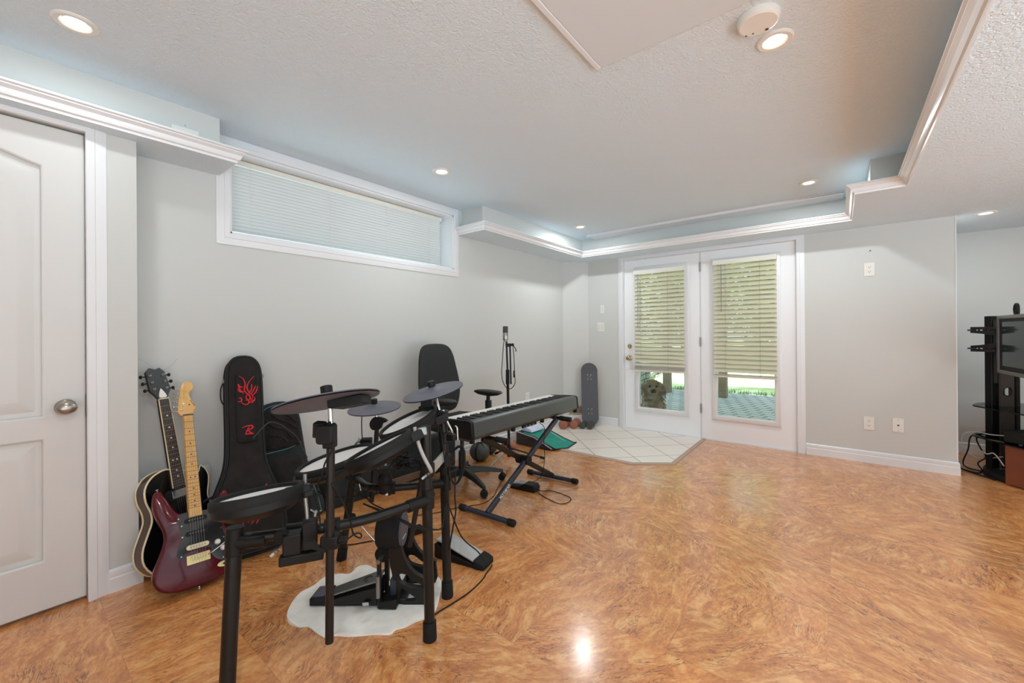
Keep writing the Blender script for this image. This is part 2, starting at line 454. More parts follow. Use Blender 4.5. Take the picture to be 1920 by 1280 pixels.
def sweep(mb, path, prof, fr, closed=False, d0=None, d1=None):
    """profile (o,h): o to the right of the path inside the plane, h out of the plane; mitred corners"""
    P = [V((p[0], p[1])) for p in path]; n = len(P); rings = []
    rt = lambda d: V((d.y, -d.x))
    for i in range(n):
        a = (P[i] - P[i - 1]).normalized() if (closed or i > 0) else (V(d0).normalized() if d0 else (P[1] - P[0]).normalized())
        b = (P[(i + 1) % n] - P[i]).normalized() if (closed or i < n - 1) else (V(d1).normalized() if d1 else a)
        n1, n2 = rt(a), rt(b); mt = (n1 + n2) / max(1 + n1.dot(n2), 0.2)
        rings.append([fr(P[i].x + mt.x * o, P[i].y + mt.y * o, h) for o, h in prof])
    mb._grid(rings, True, True, True, closed)
    return mb
XY = lambda x, y, z=0.0: V((x, y, z))
def rect(mb, x0, x1, y0, y1, z0, z1): return mb.ab(x0, x1, y0, y1, z0, z1)

# floor
b = MB()
b.prism([(-0.15, BK), (RT, BK), (RT, 1.0), (XE - 0.05, 1.0), (XE - 0.05, 0.03), (-0.15, 0.03)], XY, -0.12, 0.0)
struct('floor', b, 'cork')
b = MB(); LAND = [(0.0, -1.262), (1.333, -1.262), (1.60, -1.062), (1.60, 0.02), (0.2, 0.02), (0.0, -0.2)]
b.prism(LAND, XY, 0.0, 0.006)
struct('floor', b, 'landing_tile')
b = MB(); sweep(b, [(0.0, -1.262), (1.333, -1.262), (1.60, -1.062), (1.60, 0.0)], [(0, 0), (0.035, 0), (0.035, 0.004), (0.02, 0.011), (0, 0.011)], XY)
struct('trim_1', b, 'tile_edge')

# left wall: window part and door part
WY0, WY1, WZ0, WZ1 = -3.91, -2.14, 1.745, 2.235
b = MB(); T = -0.22
rect(b, T, 0, YJ, WY0, 0, ZC); rect(b, T, 0, WY1, 0.15, 0, ZC); rect(b, T, 0, WY0, WY1, 0, WZ0); rect(b, T, 0, WY0, WY1, WZ1, ZC)
struct('wall_left', b, 'wall_paint')
DY0, DY1, DZ = -5.275, -4.508, 2.046
b = MB()
rect(b, T, XJ, BK, DY0, 0, ZC); rect(b, T, XJ, DY1, YJ, 0, ZC); rect(b, T, XJ, DY0, DY1, DZ, ZC); rect(b, T, T + 0.02, DY0, DY1, 0, DZ)  # last sheet is added behind the door to stop light leaking under it
struct('wall_left', b, 'wall_paint')
b = MB(); b.prism([(0, -0.24), (0.237, 0), (0.237, 0.1), (-0.1, 0.1), (-0.1, -0.24)], XY, 0, ZS)
struct('wall_corner', b, 'wall_paint')
FX0, FX1, FZ = 0.702, 2.456, 2.036
b = MB(); rect(b, -0.15, FX0, 0, 0.15, 0, ZC); rect(b, FX1, XE, 0, 0.15, 0, ZC); rect(b, FX0, FX1, 0, 0.15, FZ, ZC)
rect(b, XE - 0.15, XE, 0.15, 0.9, 0, ZC)
struct('wall_far', b, 'wall_paint')
b = MB(); rect(b, XE - 0.15, RT, 0.9, 1.05, 0, ZC); struct('wall_alcove', b, 'wall_paint')

b = MB(); rect(b, XJ, 2.9, BK - 0.12, BK, 0, ZC); struct('wall_back_unseen', b, 'wall_paint')  # unseen partial wall, sized to cut daylight on the left door
b = MB(); rect(b, RT, RT + 0.12, -1.6, 1.05, 0, ZC); struct('wall_right_unseen', b, 'wall_paint')  # unseen partial wall, added to hold side daylight off the alcove
# ceilings
b = MB(); rect(b, T, RT, BK, 1.05, ZC, ZC + 0.2); struct('ceiling', b, 'ceiling_stipple')
zt = ZS + 0.055
def soffit(m, *boxes):
    b = MB()
    for x in boxes: rect(b, *x)
    return struct('ceiling_soffit', b, m)
soffit('ceiling_stipple', (0, 0.277, BK, -3.961, ZS, zt))
soffit('wall_paint', (0, XJ, YJ, -4.01, ZS + 0.03, ZC))
soffit('ceiling_stipple', (0, 0.338, -2.089, 0, ZS, zt), (0.338, 2.856, -0.348, 0, ZS, zt), (2.856, 3.108, -1.175, 0, ZS, zt), (3.108, RT, BK, 0.95, ZS, zt))
soffit('wall_paint', (0, 0.259, -2.027, 0, ZS + 0.03, ZC), (0.259, 2.936, -0.205, 0, ZS + 0.03, ZC), (2.936, 3.19, -1.08, 0, ZS + 0.03, ZC), (3.19, RT, BK, 0.95, ZS + 0.03, ZC))
CROWN = [(-0.004, ZS - 0.001), (0.003, ZS - 0.001), (0.006, ZS + 0.010), (0.014, ZS + 0.013), (0.019, ZS + 0.022), (0.023, ZS + 0.034), (0.033, ZS + 0.043), (0.037, ZS + 0.046), (0.037, ZS + 0.051), (0.046, ZS + 0.055), (0.046, ZS + 0.063), (-0.004, ZS + 0.063)]
b = MB(); sweep(b, [(0.278, BK), (0.278, -3.961)], CROWN, XY, d1=(-1, 0.12)); struct('trim_2', b, 'white_trim', sm=25)
b = MB(); sweep(b, [(0.004, -2.09), (0.339, -2.09), (0.339, -0.349), (2.855, -0.349), (2.855, -1.176), (3.107, -1.176), (3.107, BK)], CROWN, XY)
struct('trim_3', b, 'white_trim', sm=25)
b = MB(); rect(b, 0.44, 2.80, -0.42, -0.206, ZC - 0.016, ZC); rect(b, 0.44, 2.80, -0.42, -0.40, ZC - 0.026, ZC - 0.016)
struct('trim_4', b, 'white_trim', bev=0.003)
b = MB(); rect(b, 1.969, 2.72, -4.5, -3.125, ZC - 0.010, ZC); struct('ceiling_panel', b, 'panel_smooth', bev=0.002)
b = MB(); rect(b, 1.946, 1.968, -4.5, -3.125, ZC - 0.013, ZC); struct('trim_5', b, 'white_trim', bev=0.002)

# baseboards
BASE = [(0, 0), (0.014, 0), (0.014, 0.062), (0.011, 0.068), (0.013, 0.078), (0.011, 0.096), (0.005, 0.103), (0, 0.103)]
def baseboard(side, path, **k):
    b = MB(); sweep(b, path, BASE, XY, **k); struct('baseboard_' + side, b, 'white_trim', sm=25)
baseboard('far', [(2.512, -0.0), (XE, 0.0), (XE, 0.9)][::1])
baseboard('corner', [(0.0, YJ), (0.0, -0.24), (0.237, 0.0), (0.634, 0.0)])
baseboard('left', [(XJ, -4.446), (XJ, YJ), (0.0, YJ)])
baseboard('alcove', [(XE, 0.9), (RT, 0.9)])

# casings
CAS = lambda w: [(0, 0), (0, 0.018), (0.004, 0.02), (w * 0.42, 0.017), (w * 0.46, 0.014), (w - 0.012, 0.011), (w - 0.004, 0.007), (w, 0.006), (w, 0)]
# ---- door in the left wall
fr_l = frame((XJ, 0, 0), (0, 1, 0), (0, 0, 1))            # a along +y, b up, normal +x
d3 = MB(); zb = 0.012
S = DY1 - 0.004; HX = 0.17                               # slab face plane
def door_face(mb, y0, y1, z0, z1, panels, xf, xb):
    """slab with recessed moulded panels (each an outline in y,z)"""
    rect(mb, xb, xf - 0.012, y0, y1, z0, z1)
    return mb
slab = MB(); rect(slab, 0.135, HX - 0.017, DY0 + 0.004, S, zb, DZ - 0.006)
# stiles and rails as a raised frame
def ring_face(mb, x, x2, outer, holes):
    bm = mb.bm
    es = []
    for lp in [outer] + holes:
        vs = [bm.verts.new((x, p[0], p[1])) for p in lp]
        for i in range(len(vs)): es.append(bm.edges.new((vs[i], vs[(i + 1) % len(vs)])))
    r = bmesh.ops.triangle_fill(bm, use_beauty=True, edges=es)
    fs = [f for f in r['geom'] if isinstance(f, bmesh.types.BMFace)]
    e = bmesh.ops.extrude_face_region(bm, geom=fs)
    bmesh.ops.translate(bm, verts=[v for v in e['geom'] if isinstance(v, bmesh.types.BMVert)], vec=(x2 - x, 0, 0))
PY0, PY1 = -5.13, -4.640
def arch_outline(d):
    y0, y1, z0, z1 = PY0 + d, PY1 - d, 0.822 + d, 1.865 - d
    return [(y0, z0), (y1, z0), (y1, z1)] + [(y1 + (y0 - y1) * k / 16, z1 + 0.062 * math.sin(PI * k / 16) ** 1.3) for k in range(1, 16)] + [(y0, z1)]
def low_outline(d): return [(PY0 + d, 0.22 + d), (PY1 - d, 0.22 + d), (PY1 - d, 0.722 - d), (PY0 + d, 0.722 - d)]
arch = arch_outline(0)
low = [(PY0, 0.22), (PY1, 0.22), (PY1, 0.722), (PY0, 0.722)]
ring_face(slab, HX - 0.018, HX, [(DY0 + 0.004, zb), (S, zb), (S, DZ - 0.006), (DY0 + 0.004, DZ - 0.006)], [arch, low])
door3 = struct('door_3', slab, 'door_white', bev=0.007)
for of_ in (arch_outline, low_outline):
    p_ = MB(); q1 = of_(0.018); q2 = of_(0.062)
    fp = lambda a, c, h: V((HX - 0.0175 + h, a, c))
    p_._grid([[fp(a, c, 0) for a, c in q1], [fp(a, c, 0.013) for a, c in q2], [fp(a, c, 0.013) for a, c in of_(0.068)]], True, False, True)
    obj('door_panel', p_, 'door_white', door3, sm=20)
k_ = MB(); ko = V((HX, -4.574, 0.852))
k_.lathe([(0.032, 0.0), (0.033, 0.005), (0.028, 0.010), (0.012, 0.014), (0.011, 0.028), (0.016, 0.034)], ko, (1, 0, 0), 32)
k_.sph(ko + V((0.052, 0, 0)), 0.026, (0.8, 1.25, 1.0), None, 28, 18)
kn = obj('knob', k_, 'nickel', door3, sm=60); kn['label'] = 'satin nickel oval knob'
b = MB(); rect(b, HX - 0.02, HX + 0.002, S + 0.0005, S + 0.0035, 0.80, 0.90); obj('latch_plate', b, 'nickel', door3)
b = MB(); sweep(b, [(DY1 - 0.006 + 0.002, 0), (DY1 - 0.004, DZ - 0.002), (DY0 + 0.004, DZ - 0.002), (DY0 + 0.004, 0)], CAS(0.066), fr_l)
rect(b, -0.1, XJ, DY1 - 0.003, DY1 - 0.0005, 0, DZ); struct('trim_6', b, 'white_trim', sm=25)

# ---- window high in the left wall
fr_w = frame((0, 0, 0), (0, 1, 0), (0, 0, 1))
b = MB(); sweep(b, [(WY0, WZ0), (WY0, WZ1), (WY1, WZ1), (WY1, WZ0)][::-1], CAS(0.066), fr_w, closed=True)
win = struct('window_1', b, 'white_trim', sm=25)
b = MB()
for y0, y1, z0, z1 in ((WY0, WY1, WZ0, WZ0 + 0.012), (WY0, WY1, WZ1 - 0.012, WZ1), (WY0, WY0 + 0.012, WZ0, WZ1), (WY1 - 0.012, WY1, WZ0, WZ1)): rect(b, T, 0.004, y0, y1, z0, z1)
obj('jamb', b, 'white_trim', win)
b = MB(); fy = (WY0 + WY1) / 2
for y0, y1, z0, z1 in ((WY0, WY1, WZ0, WZ0 + 0.03), (WY0, WY1, WZ1 - 0.05, WZ1), (WY0, WY0 + 0.02, WZ0, WZ1), (WY1 - 0.02, WY1, WZ0, WZ1)): rect(b, T + 0.005, T + 0.05, y0, y1, z0, z1)
obj('sash', b, 'white_plastic', win)
b = MB(); rect(b, T + 0.02, T + 0.026, WY0 + 0.04, WY1 - 0.04, WZ0 + 0.04, WZ1 - 0.04); obj('pane', b, 'pane_glass', win)

def blind(label, fr, w, zt, zb, pitch, sw, tilt, slatmat, cords, wand, railh, head, stack=0):
    """fr: a along width (0..w), b up, normal to the room"""
    o = thing('venetian_blind', label, 'blind', fr(w / 2, zt, 0))
    b = MB(); p = [fr(x, y, z) for x, y, z in ((0, zt, -0.02), (w, zt - head, 0.02))]
    def bx(mb, x0, x1, y0, y1, z0, z1):
        vs = [fr(x, y, z) for z in (z0, z1) for x, y in ((x0, y0), (x1, y0), (x1, y1), (x0, y1))]
        v = [mb.bm.verts.new(q) for q in vs]
        for f in ((3, 2, 1, 0), (4, 5, 6, 7), (0, 1, 5, 4), (1, 2, 6, 5), (2, 3, 7, 6), (3, 0, 4, 7)): mb.bm.faces.new([v[i] for i in f])
    bx(b, 0, w, zt - head, zt, -0.022, 0.022); obj('headrail', b, 'blind_white', o, bev=0.002)
    s = MB(); z = zt - head - pitch * 0.6; k = 0
    while z > zb + railh + pitch * 0.3:
        dv = (random.random() - 0.5) * (0.08 if sw > 0.03 else 0.03); tl = (random.random() - 0.5) * (0.004 if sw > 0.03 else 0.0006)
        c, sn = math.cos(tilt + dv), math.sin(tilt + dv)
        for i in range(4):
            pass
        rows = []
        for i in range(5):
            t = (i / 4 - 0.5) * sw; cv = 0.035 * sw * (1 - (2 * i / 4 - 1) ** 2) * 2
            hz, vt = t * c - cv * sn, t * sn + cv * c
            rows.append([fr(0.004, z + vt - tl, hz), fr(w - 0.004, z + vt + tl, hz)])
        s._grid([[r_[0], r_[1]] for r_ in rows], False)
        z -= pitch; k += 1
    so = obj('slats', s, slatmat, o, sm=80)
    b = MB(); bx(b, 0, w, zb, zb + railh, -0.014, 0.014)
    for i in range(stack): bx(b, 0, w, zb + railh + 0.004 + i * 0.007, zb + railh + 0.007 + i * 0.007, -0.024, 0.024)
    obj('bottom_rail', b, 'blind_white', o, bev=0.002)
    for cx in cords:
        b = MB()
        for n_ in (-1, 1): b.tube([fr(cx, zt - head, n_ * sw * 0.52), fr(cx, zb + railh, n_ * sw * 0.52)], 0.0011, 5)
        obj('ladder_cord', b, 'blind_white' if sw < 0.03 else 'steel_grey', o)
    if wand:
        b = MB(); b.tube([fr(wand[0], zt - head, 0.034), fr(wand[0], wand[1], 0.034)], 0.004, 6); obj('tilt_wand', b, 'steel_grey', o)
    return o
fr_b = frame((-0.105, WY0 + 0.016, 0), (0, 1, 0), (0, 0, 1))
blind('white mini blind lowered inside the high basement window', fr_b, WY1 - WY0 - 0.075, WZ1 - 0.016, WZ0 + 0.02, 0.0212, 0.025, math.radians(42), 'slat_window', (0.13, 0.64, 1.12, 1.56), None, 0.012, 0.03)

# ---- french doors in the far wall
fr_f = frame((0, 0, 0), (1, 0, 0), (0, 0, 1))            # normal is -y, into the room
def french(name, x0, x1, gx0, gx1, gz0, gz1):
    b = MB(); y0, y1 = 0.012, 0.056; z0, z1 = 0.010, 2.020
    for a in ((x0, gx0, z0, z1), (gx1, x1, z0, z1), (gx0, gx1, z0, gz0), (gx0, gx1, gz1, z1)): rect(b, a[0], a[1], y0, y1, a[2], a[3])
    o = struct(name, b, 'french_white')
    b = MB(); sweep(b, [(gx0, gz0), (gx0, gz1), (gx1, gz1), (gx1, gz0)], [(0.008, -0.025), (0.008, 0.006), (0.0, 0.012), (-0.012, 0.012), (-0.034, 0.009), (-0.046, 0.002), (-0.048, -0.012), (-0.02, -0.025)], lambda x, y, z=0: V((x, 0.0 - z, y)), closed=True)
    obj('glazing_frame', b, 'white_trim', o, sm=25)
    b = MB(); rect(b, gx0 - 0.004, gx1 + 0.004, 0.030, 0.036, gz0 - 0.004, gz1 + 0.004); obj('pane', b, 'pane_glass', o)
    return o
d1 = french('door_1', 0.7206, 1.5783, 0.895, 1.420, 0.267, 1.885)
d2 = french('door_2', 1.590, 2.437, 1.743, 2.273, 0.267, 1.885)
for z in (0.991, 0.850):
    b = MB(); c = V((0.783, 0.012, z))
    if z > 0.9:
        b.lathe([(0.026, 0), (0.026, 0.006), (0.020, 0.012), (0.004, 0.013)], c, (0, -1, 0), 28); b.box(c + V((0, -0.02, 0)), (0.008, 0.02, 0.03)); obj('deadbolt', b, 'brass', d1)
    else:
        b.lathe([(0.030, 0), (0.030, 0.005), (0.012, 0.012), (0.011, 0.028), (0.022, 0.036), (0.028, 0.050), (0.025, 0.062), (0.010, 0.068)], c, (0, -1, 0), 28); obj('knob', b, 'brass', d1, sm=60)
for z in (1.86, 1.05, 0.33):
    b = MB(); b.cyl((1.584, 0.004, z - 0.05), (1.584, 0.004, z + 0.05), 0.006, seg=10); obj('hinge', b, 'steel_grey', d1)
b = MB(); rect(b, FX0, 0.7186, 0, 0.12, 0, FZ); rect(b, 2.439, FX1, 0, 0.12, 0, FZ); rect(b, FX0, FX1, 0, 0.12, 2.022, FZ); rect(b, 1.5805, 1.588, 0.014, 0.056, 0.01, 2.02)
rect(b, FX0, FX1, 0.0, 0.14, 0, 0.008)
sweep(b, [(0.712, 0), (0.712, 2.024), (2.446, 2.024), (2.446, 0)][::-1], CAS(0.064), lambda x, y, z=0: V((x, -z, y)))
struct('trim_7', b, 'white_trim', sm=25)
fb1 = frame((0.858, -0.034, 0), (1, 0, 0), (0, 0, 1)); fb2 = frame((1.722, -0.034, 0), (1, 0, 0), (0, 0, 1))
blind('wide slat blind on the left door leaf, bottom slats stacked thick', fb1, 0.574, 1.885, 0.70, 0.0465, 0.050, math.radians(-61), 'slat_door', (0.09, 0.40), (0.06, 1.20), 0.022, 0.05, 7)
blind('wide slat blind on the right door leaf with hanging wand', fb2, 0.572, 1.905, 0.683, 0.0465, 0.050, math.radians(-61), 'slat_door', (0.12, 0.43), (0.085, 1.36), 0.020, 0.05, 2)

# ---- recessed ceiling lamps
def lamp(x, y, z, label, watts):
    o = thing('recessed_light', label, 'ceiling light', (x, y, z), 'recessed ceiling lamps')
    b = MB(); b.lathe([(0.064, 0.0), (0.064, -0.004), (0.058, -0.008), (0.044, -0.007), (0.038, -0.002), (0.036, 0.0)], (x, y, z), (0, 0, 1), 40); obj('trim_ring', b, 'white_plastic', o, sm=30)
    b = MB(); b.lathe([(0.035, -0.001), (0.034, -0.004), (0.020, -0.006), (0.001, -0.0065)], (x, y, z), (0, 0, 1), 32); obj('bulb', b, 'bulb_glow', o)
    l = bpy.data.lights.new('lamp', 'AREA'); l.shape = 'DISK'; l.size = 0.07; l.energy = watts; l.color = LAMP_C
    lo = bpy.data.objects.new('lamp', l); COL.objects.link(lo); lo.location = (0, 0, -0.012); lo.parent = o
    return o
lamp(0.576, -4.572, ZC, 'round recessed lamp nearest the left wall door', LAMP_W * 0.62)
lamp(2.575, -2.832, ZC, 'round recessed lamp beside the round ceiling cover', LAMP_W * 1.1)
lamp(0.567, -2.784, ZC, 'round recessed lamp above the high window', LAMP_W * 1.3)
lamp(0.572, -0.801, ZC, 'small far recessed lamp above the skateboard corner', LAMP_W * 2.2)
lamp(2.586, -0.828, ZC, 'recessed lamp near the stepped corner by the doors', LAMP_W * 2.4)
lamp(3.662, 0.046, ZS, 'recessed lamp in the low ceiling over the television', LAMP_W * 1.2)
for x, y, z, t in ((2.58, -4.75, ZC, 'recessed lamp in the main ceiling just behind the camera'), (4.6, -1.6, ZS, 'recessed lamp in the low right ceiling nearer the alcove'), (4.6, -4.2, ZS, 'recessed lamp in the low right ceiling level with the camera')):
    lamp(x, y, z, t, LAMP_W * (3.4 if x < 3 else 1.8))
# round cover plate on the ceiling
o = thing('ceiling_cover', 'round beige cover with small holes on the ceiling beside a lamp', 'smoke detector', (2.541, -3.008, ZC))
b = MB(); b.lathe([(0.070, 0.0), (0.071, -0.004), (0.066, -0.022), (0.060, -0.026), (0.001, -0.026)], (2.541, -3.008, ZC), (0, 0, 1), 48); obj('cover', b, 'white_plastic', o, sm=30)
for dx, dy, r in ((0.022, 0.046, 0.006), (-0.022, 0.040, 0.0035), (-0.045, 0.038, 0.0035)):
    b = MB(); b.cyl((2.541 + dx, -3.008 + dy, ZC - 0.0255), (2.541 + dx, -3.008 + dy, ZC - 0.0268), r, seg=12); obj('vent_hole', b, 'slot_dark', o)

# ---- plates on the walls
def plate(name, label, fr, x, z, kind, w=0.072, h=0.116):
    o = thing(name, label, 'wall plate', fr(x, z, 0))
    b = MB(); ol = [(x - w / 2, z - h / 2), (x + w / 2, z - h / 2), (x + w / 2, z + h / 2), (x - w / 2, z + h / 2)]
    b.prism(ol, fr, 0.0005, 0.006); obj('cover_plate', b, 'white_plastic', o, bev=0.0015)
    if kind == 'outlet':
        for s in (-1, 1):
            b = MB(); b.prism([(x + 0.016 * math.cos(2 * PI * k / 20), z + s * 0.02 + 0.0145 * math.sin(2 * PI * k / 20)) for k in range(20)], fr, 0.006, 0.0075); r = obj('receptacle', b, 'white_plastic', o)
            b = MB()
            for dx in (-0.006, 0.006): b.prism([(x + dx - 0.0013, z + s * 0.02 - 0.001), (x + dx + 0.0013, z + s * 0.02 - 0.001), (x + dx + 0.0013, z + s * 0.02 + 0.007), (x + dx - 0.0013, z + s * 0.02 + 0.007)], fr, 0.0075, 0.0079)
            b.prism([(x + 0.0028 * math.cos(2 * PI * k / 10), z + s * 0.02 - 0.007 + 0.0028 * math.sin(2 * PI * k / 10)) for k in range(10)], fr, 0.0075, 0.0079)
            obj('slot', b, 'slot_dark', o)
    elif kind == 'jack':
        b = MB(); b.prism([(x - 0.007, z - 0.006), (x + 0.007, z - 0.006), (x + 0.007, z + 0.006), (x - 0.007, z + 0.006)], fr, 0.006, 0.007); obj('jack', b, 'slot_dark', o)
        for s in (-1, 1):
            b = MB(); b.prism([(x + 0.003 * math.cos(2 * PI * k / 10), z + s * 0.046 + 0.003 * math.sin(2 * PI * k / 10)) for k in range(10)], fr, 0.006, 0.007); obj('screw', b, 'steel_grey', o)
    else:
        n = kind
        for i in range(n):
            cx = x + (i - (n - 1) / 2) * 0.046
            b = MB(); b.prism([(cx - 0.016, z - 0.033), (cx + 0.016, z - 0.033), (cx + 0.016, z + 0.033), (cx - 0.016, z + 0.033)], fr, 0.006, 0.0085); obj('rocker', b, 'ivory_plate', o, bev=0.001)
    return o
plate('wall_outlet', 'white duplex outlet high on the far wall', fr_f, 2.973, 1.689, 'outlet')
plate('wall_outlet', 'white duplex outlet low on the far wall near the doors', fr_f, 2.961, 0.346, 'outlet')
plate('phone_jack_plate', 'white jack plate low on the far wall right of the outlet', fr_f, 3.149, 0.352, 'jack')
plate('light_switch', 'narrow white switch on the wall left of the doors', fr_f, 0.433, 1.449, 1, 0.052, 0.105)
plate('light_switch', 'wide white double switch below the narrow switch left of the doors', fr_f, 0.412, 1.228, 2, 0.095)
plate('wall_outlet', 'white outlet on the left wall behind the keyboard', fr_w, -1.023, 0.432, 'outlet')
plate('wall_outlet', 'white sideways plate above the left moulding near the window', fr_l, -4.16, 2.165, 'jack', 0.11, 0.07)
o = thing('wall_hook', 'small white clip on the far wall above the high outlet', 'hook', (2.972, -0.001, 1.85))
b = MB(); b.box((2.972, -0.004, 1.85), (0.03, 0.006, 0.012)); obj('base_strip', b, 'white_plastic', o, bev=0.001)
b = MB(); b.box((2.978, -0.009, 1.852), (0.012, 0.006, 0.006)); obj('clip', b, 'slot_dark', o)
b = MB(); rect(b, XE - 0.004, XE + 0.003, -0.003, 0.004, 0.103, ZS); struct('lit_corner_edge', b, 'white_trim')  # white strip standing in for lamplight on the bare wall corner
# little vent grille on the clipped corner
fr_c = frame((0.125, -0.115, 0), (0.7071, 0.7071, 0), (0, 0, 1))
o = thing('wall_vent', 'beige slotted vent low on the corner wall behind the skateboard', 'vent', fr_c(0, 0.13, 0))
b = MB(); b.prism([(-0.11, 0.115), (0.11, 0.115), (0.11, 0.23), (-0.11, 0.23)], fr_c, 0.0005, 0.008); obj('vent_frame', b, 'vent_beige', o, bev=0.002)
b = MB()
for i in range(14): b.prism([(-0.1 + i * 0.0145, 0.13), (-0.093 + i * 0.0145, 0.13), (-0.093 + i * 0.0145, 0.215), (-0.1 + i * 0.0145, 0.215)], fr_c, 0.008, 0.012)
obj('louvre', b, 'tan_brown', o)
# low painted panel against the window wall behind the guitars
b = MB(); rect(b, 0.015, 0.05, -4.32, -4.02, 0.105, 0.44); tag(obj('wall_panel', b, 'wall_paint', bev=0.006), 'low grey painted panel on the wall behind the two guitars', 'panel')

# ================================================================ OUTSIDE
b = MB(); rect(b, -7, 9, 0.15, 4.05, -0.2, -0.02); struct('patio', b, 'pavers')
b = MB(); b._grid([[V((x, y, -0.02 + 0.028 * max(0, y - 4) + 0.02 * math.sin(x * 1.3 + y))) for x in range(-14, 18, 2)] for y in (4.05, 5, 6, 8, 10, 13, 17, 22, 30)], False)
struct('lawn', b, 'grass')
b = MB(); rnd = random.Random(3)
for i in range(900):
    x = rnd.uniform(-0.4, 7); y = 4.05 + rnd.random() * 0.16; h = rnd.uniform(0.03, 0.09); a = rnd.uniform(0, PI); w = 0.012
    dx, dy = math.cos(a) * w, math.sin(a) * w
    b.bm.faces.new([b.bm.verts.new(p) for p in ((x - dx, y - dy, -0.03), (x + dx, y + dy, -0.03), (x + rnd.uniform(-.02, .02), y + rnd.uniform(-.03, .01), -0.02 + h))])
g = tag(obj('grass_edge', b, 'grass'), 'ragged strip of grass along the patio edge', 'grass'); g['kind'] = 'stuff'
dk = thing('wooden_deck', 'wooden deck roof over the patio outside the doors', 'deck', (1.5, 2.0, 2.5))
dk['kind'] = 'structure'
b = MB()
for i in range(26): rect(b, -1.4, 4.3, 0.2 + i * 0.145, 0.2 + i * 0.145 + 0.134, 2.82, 2.86)
obj('deck_boards', b, 'wood_post', dk)
for i in range(6):
    b = MB(); rect(b, -1.3 + i * 1.1, -1.26 + i * 1.1, 0.2, 3.9, 2.64, 2.82); obj('joist', b, 'wood_post', dk)
b = MB(); rect(b, -1.4, 4.3, 3.38, 3.56, 2.46, 2.64); obj('beam', b, 'wood_post', dk)
def post(x, y, label):
    b = MB(); rect(b, x - 0.068, x + 0.068, y - 0.068, y + 0.068, -0.02, 2.46); tag(obj('deck_post', b, 'wood_post', bev=0.006), label, 'post')
post(0.10, 3.49, 'square wooden deck post outside, behind the dog')
post(1.11, 3.42, 'square wooden deck post outside the right door leaf')
b = MB(); rnd = random.Random(5)
for r_ in range(4):
    x = 0.0
    while x < 5.2:
        L_ = rnd.uniform(0.24, 0.46); t = x + (0.1 if r_ % 2 else 0)
        c = V((-0.72 - t * 0.12, 3.3 + t + L_ / 2, -0.02 + 0.06 + r_ * 0.115))
        b.box(c, (0.26 + rnd.uniform(-.04, .04), L_ - 0.012, 0.105), Matrix.Rotation(0.12 + rnd.uniform(-.05, .05), 3, 'Z')); x += L_
tag(obj('retaining_wall', b, 'stone', bev=0.012), 'stacked grey stone wall at the patio edge outside the left door', 'stone wall')

def crown(mb, c, r, n, rnd, s=0.12):
    for _ in range(n):
        while True:
            q = V((rnd.uniform(-1, 1), rnd.uniform(-1, 1), rnd.uniform(-1, 1)))
            if 0.3 < q.length < 1: break
        p = V(c) + V((q.x * r[0], q.y * r[1], q.z * r[2])); R = Matrix.Rotation(rnd.uniform(0, 6.3), 3, V((rnd.uniform(-1, 1), rnd.uniform(-1, 1), rnd.uniform(-1, 1))).normalized())
        k = s * rnd.uniform(0.6, 1.3)
        mb.bm.faces.new([mb.bm.verts.new(p + R @ V(a) * k) for a in ((-0.5, -0.3, 0), (0.4, -0.4, 0), (0.6, 0.3, 0), (-0.3, 0.45, 0))])
def tree(x, y, h, r, m, label, kind='garden_tree', n=1500, s=0.2, seed=1, grp='trees beyond the lawn'):
    rnd = random.Random(seed); o = thing(kind, label, 'tree' if 'tree' in kind else 'shrub', (x, y, 0.1), grp)
    b = MB(); z0 = h - 2 * r[2]
    b.tube([(x, y, 0), (x + 0.05, y, max(z0, 0.2) * 0.7), (x - 0.03, y + 0.03, h - r[2])], [0.11, 0.08, 0.04], 8); obj('trunk', b, 'bark', o)
    b = MB(); crown(b, (x, y, h - r[2]), r, n, rnd, s); obj('foliage', b, m, o)
tree(-4.0, 9.2, 5.0, (1.3, 1.2, 2.3), 'leaf_green', 'tall green tree beyond the lawn at far left', seed=1)
tree(-1.3, 11.2, 5.6, (1.3, 1.2, 2.7), 'leaf_olive', 'olive tree beyond the lawn behind the left door leaf', seed=2)
tree(1.4, 11.4, 5.0, (1.3, 1.2, 2.4), 'leaf_olive', 'olive tree beyond the lawn between the door leaves', seed=3)
tree(4.1, 11.6, 5.8, (1.3, 1.2, 2.8), 'leaf_green', 'green tree beyond the lawn behind the right door leaf', seed=4)
tree(-6.7, 11.6, 6.0, (1.3, 1.2, 2.9), 'leaf_olive', 'olive tree half hidden beyond the stone wall', seed=5)
tree(6.8, 12.5, 6.0, (1.3, 1.2, 2.9), 'leaf_olive', 'olive tree farthest right beyond the lawn', seed=6)
tree(0.3, 15.6, 6.5, (1.8, 1.4, 3.1), 'leaf_green', 'tall green tree at the very back behind the others', seed=11)
tree(-3.7, 15.0, 6.5, (1.6, 1.4, 3.1), 'leaf_olive', 'tall olive tree at the back left behind the others', seed=12)
tree(-3.2, 6.4, 1.0, (0.9, 0.7, 0.5), 'leaf_green', 'low green bush behind the stone wall', 'garden_bush', 700, 0.12, 7, None)
tree(0.15, 7.9, 0.9, (0.42, 0.35, 0.34), 'leaf_pale', 'pale leafy bush on the lawn right of the left post', 'garden_bush', 500, 0.09, 8, None)
tree(2.2, 9.3, 1.0, (2.2, 0.5, 0.45), 'leaf_green', 'long green hedge at the back of the lawn', 'garden_hedge', 900, 0.14, 9, None)

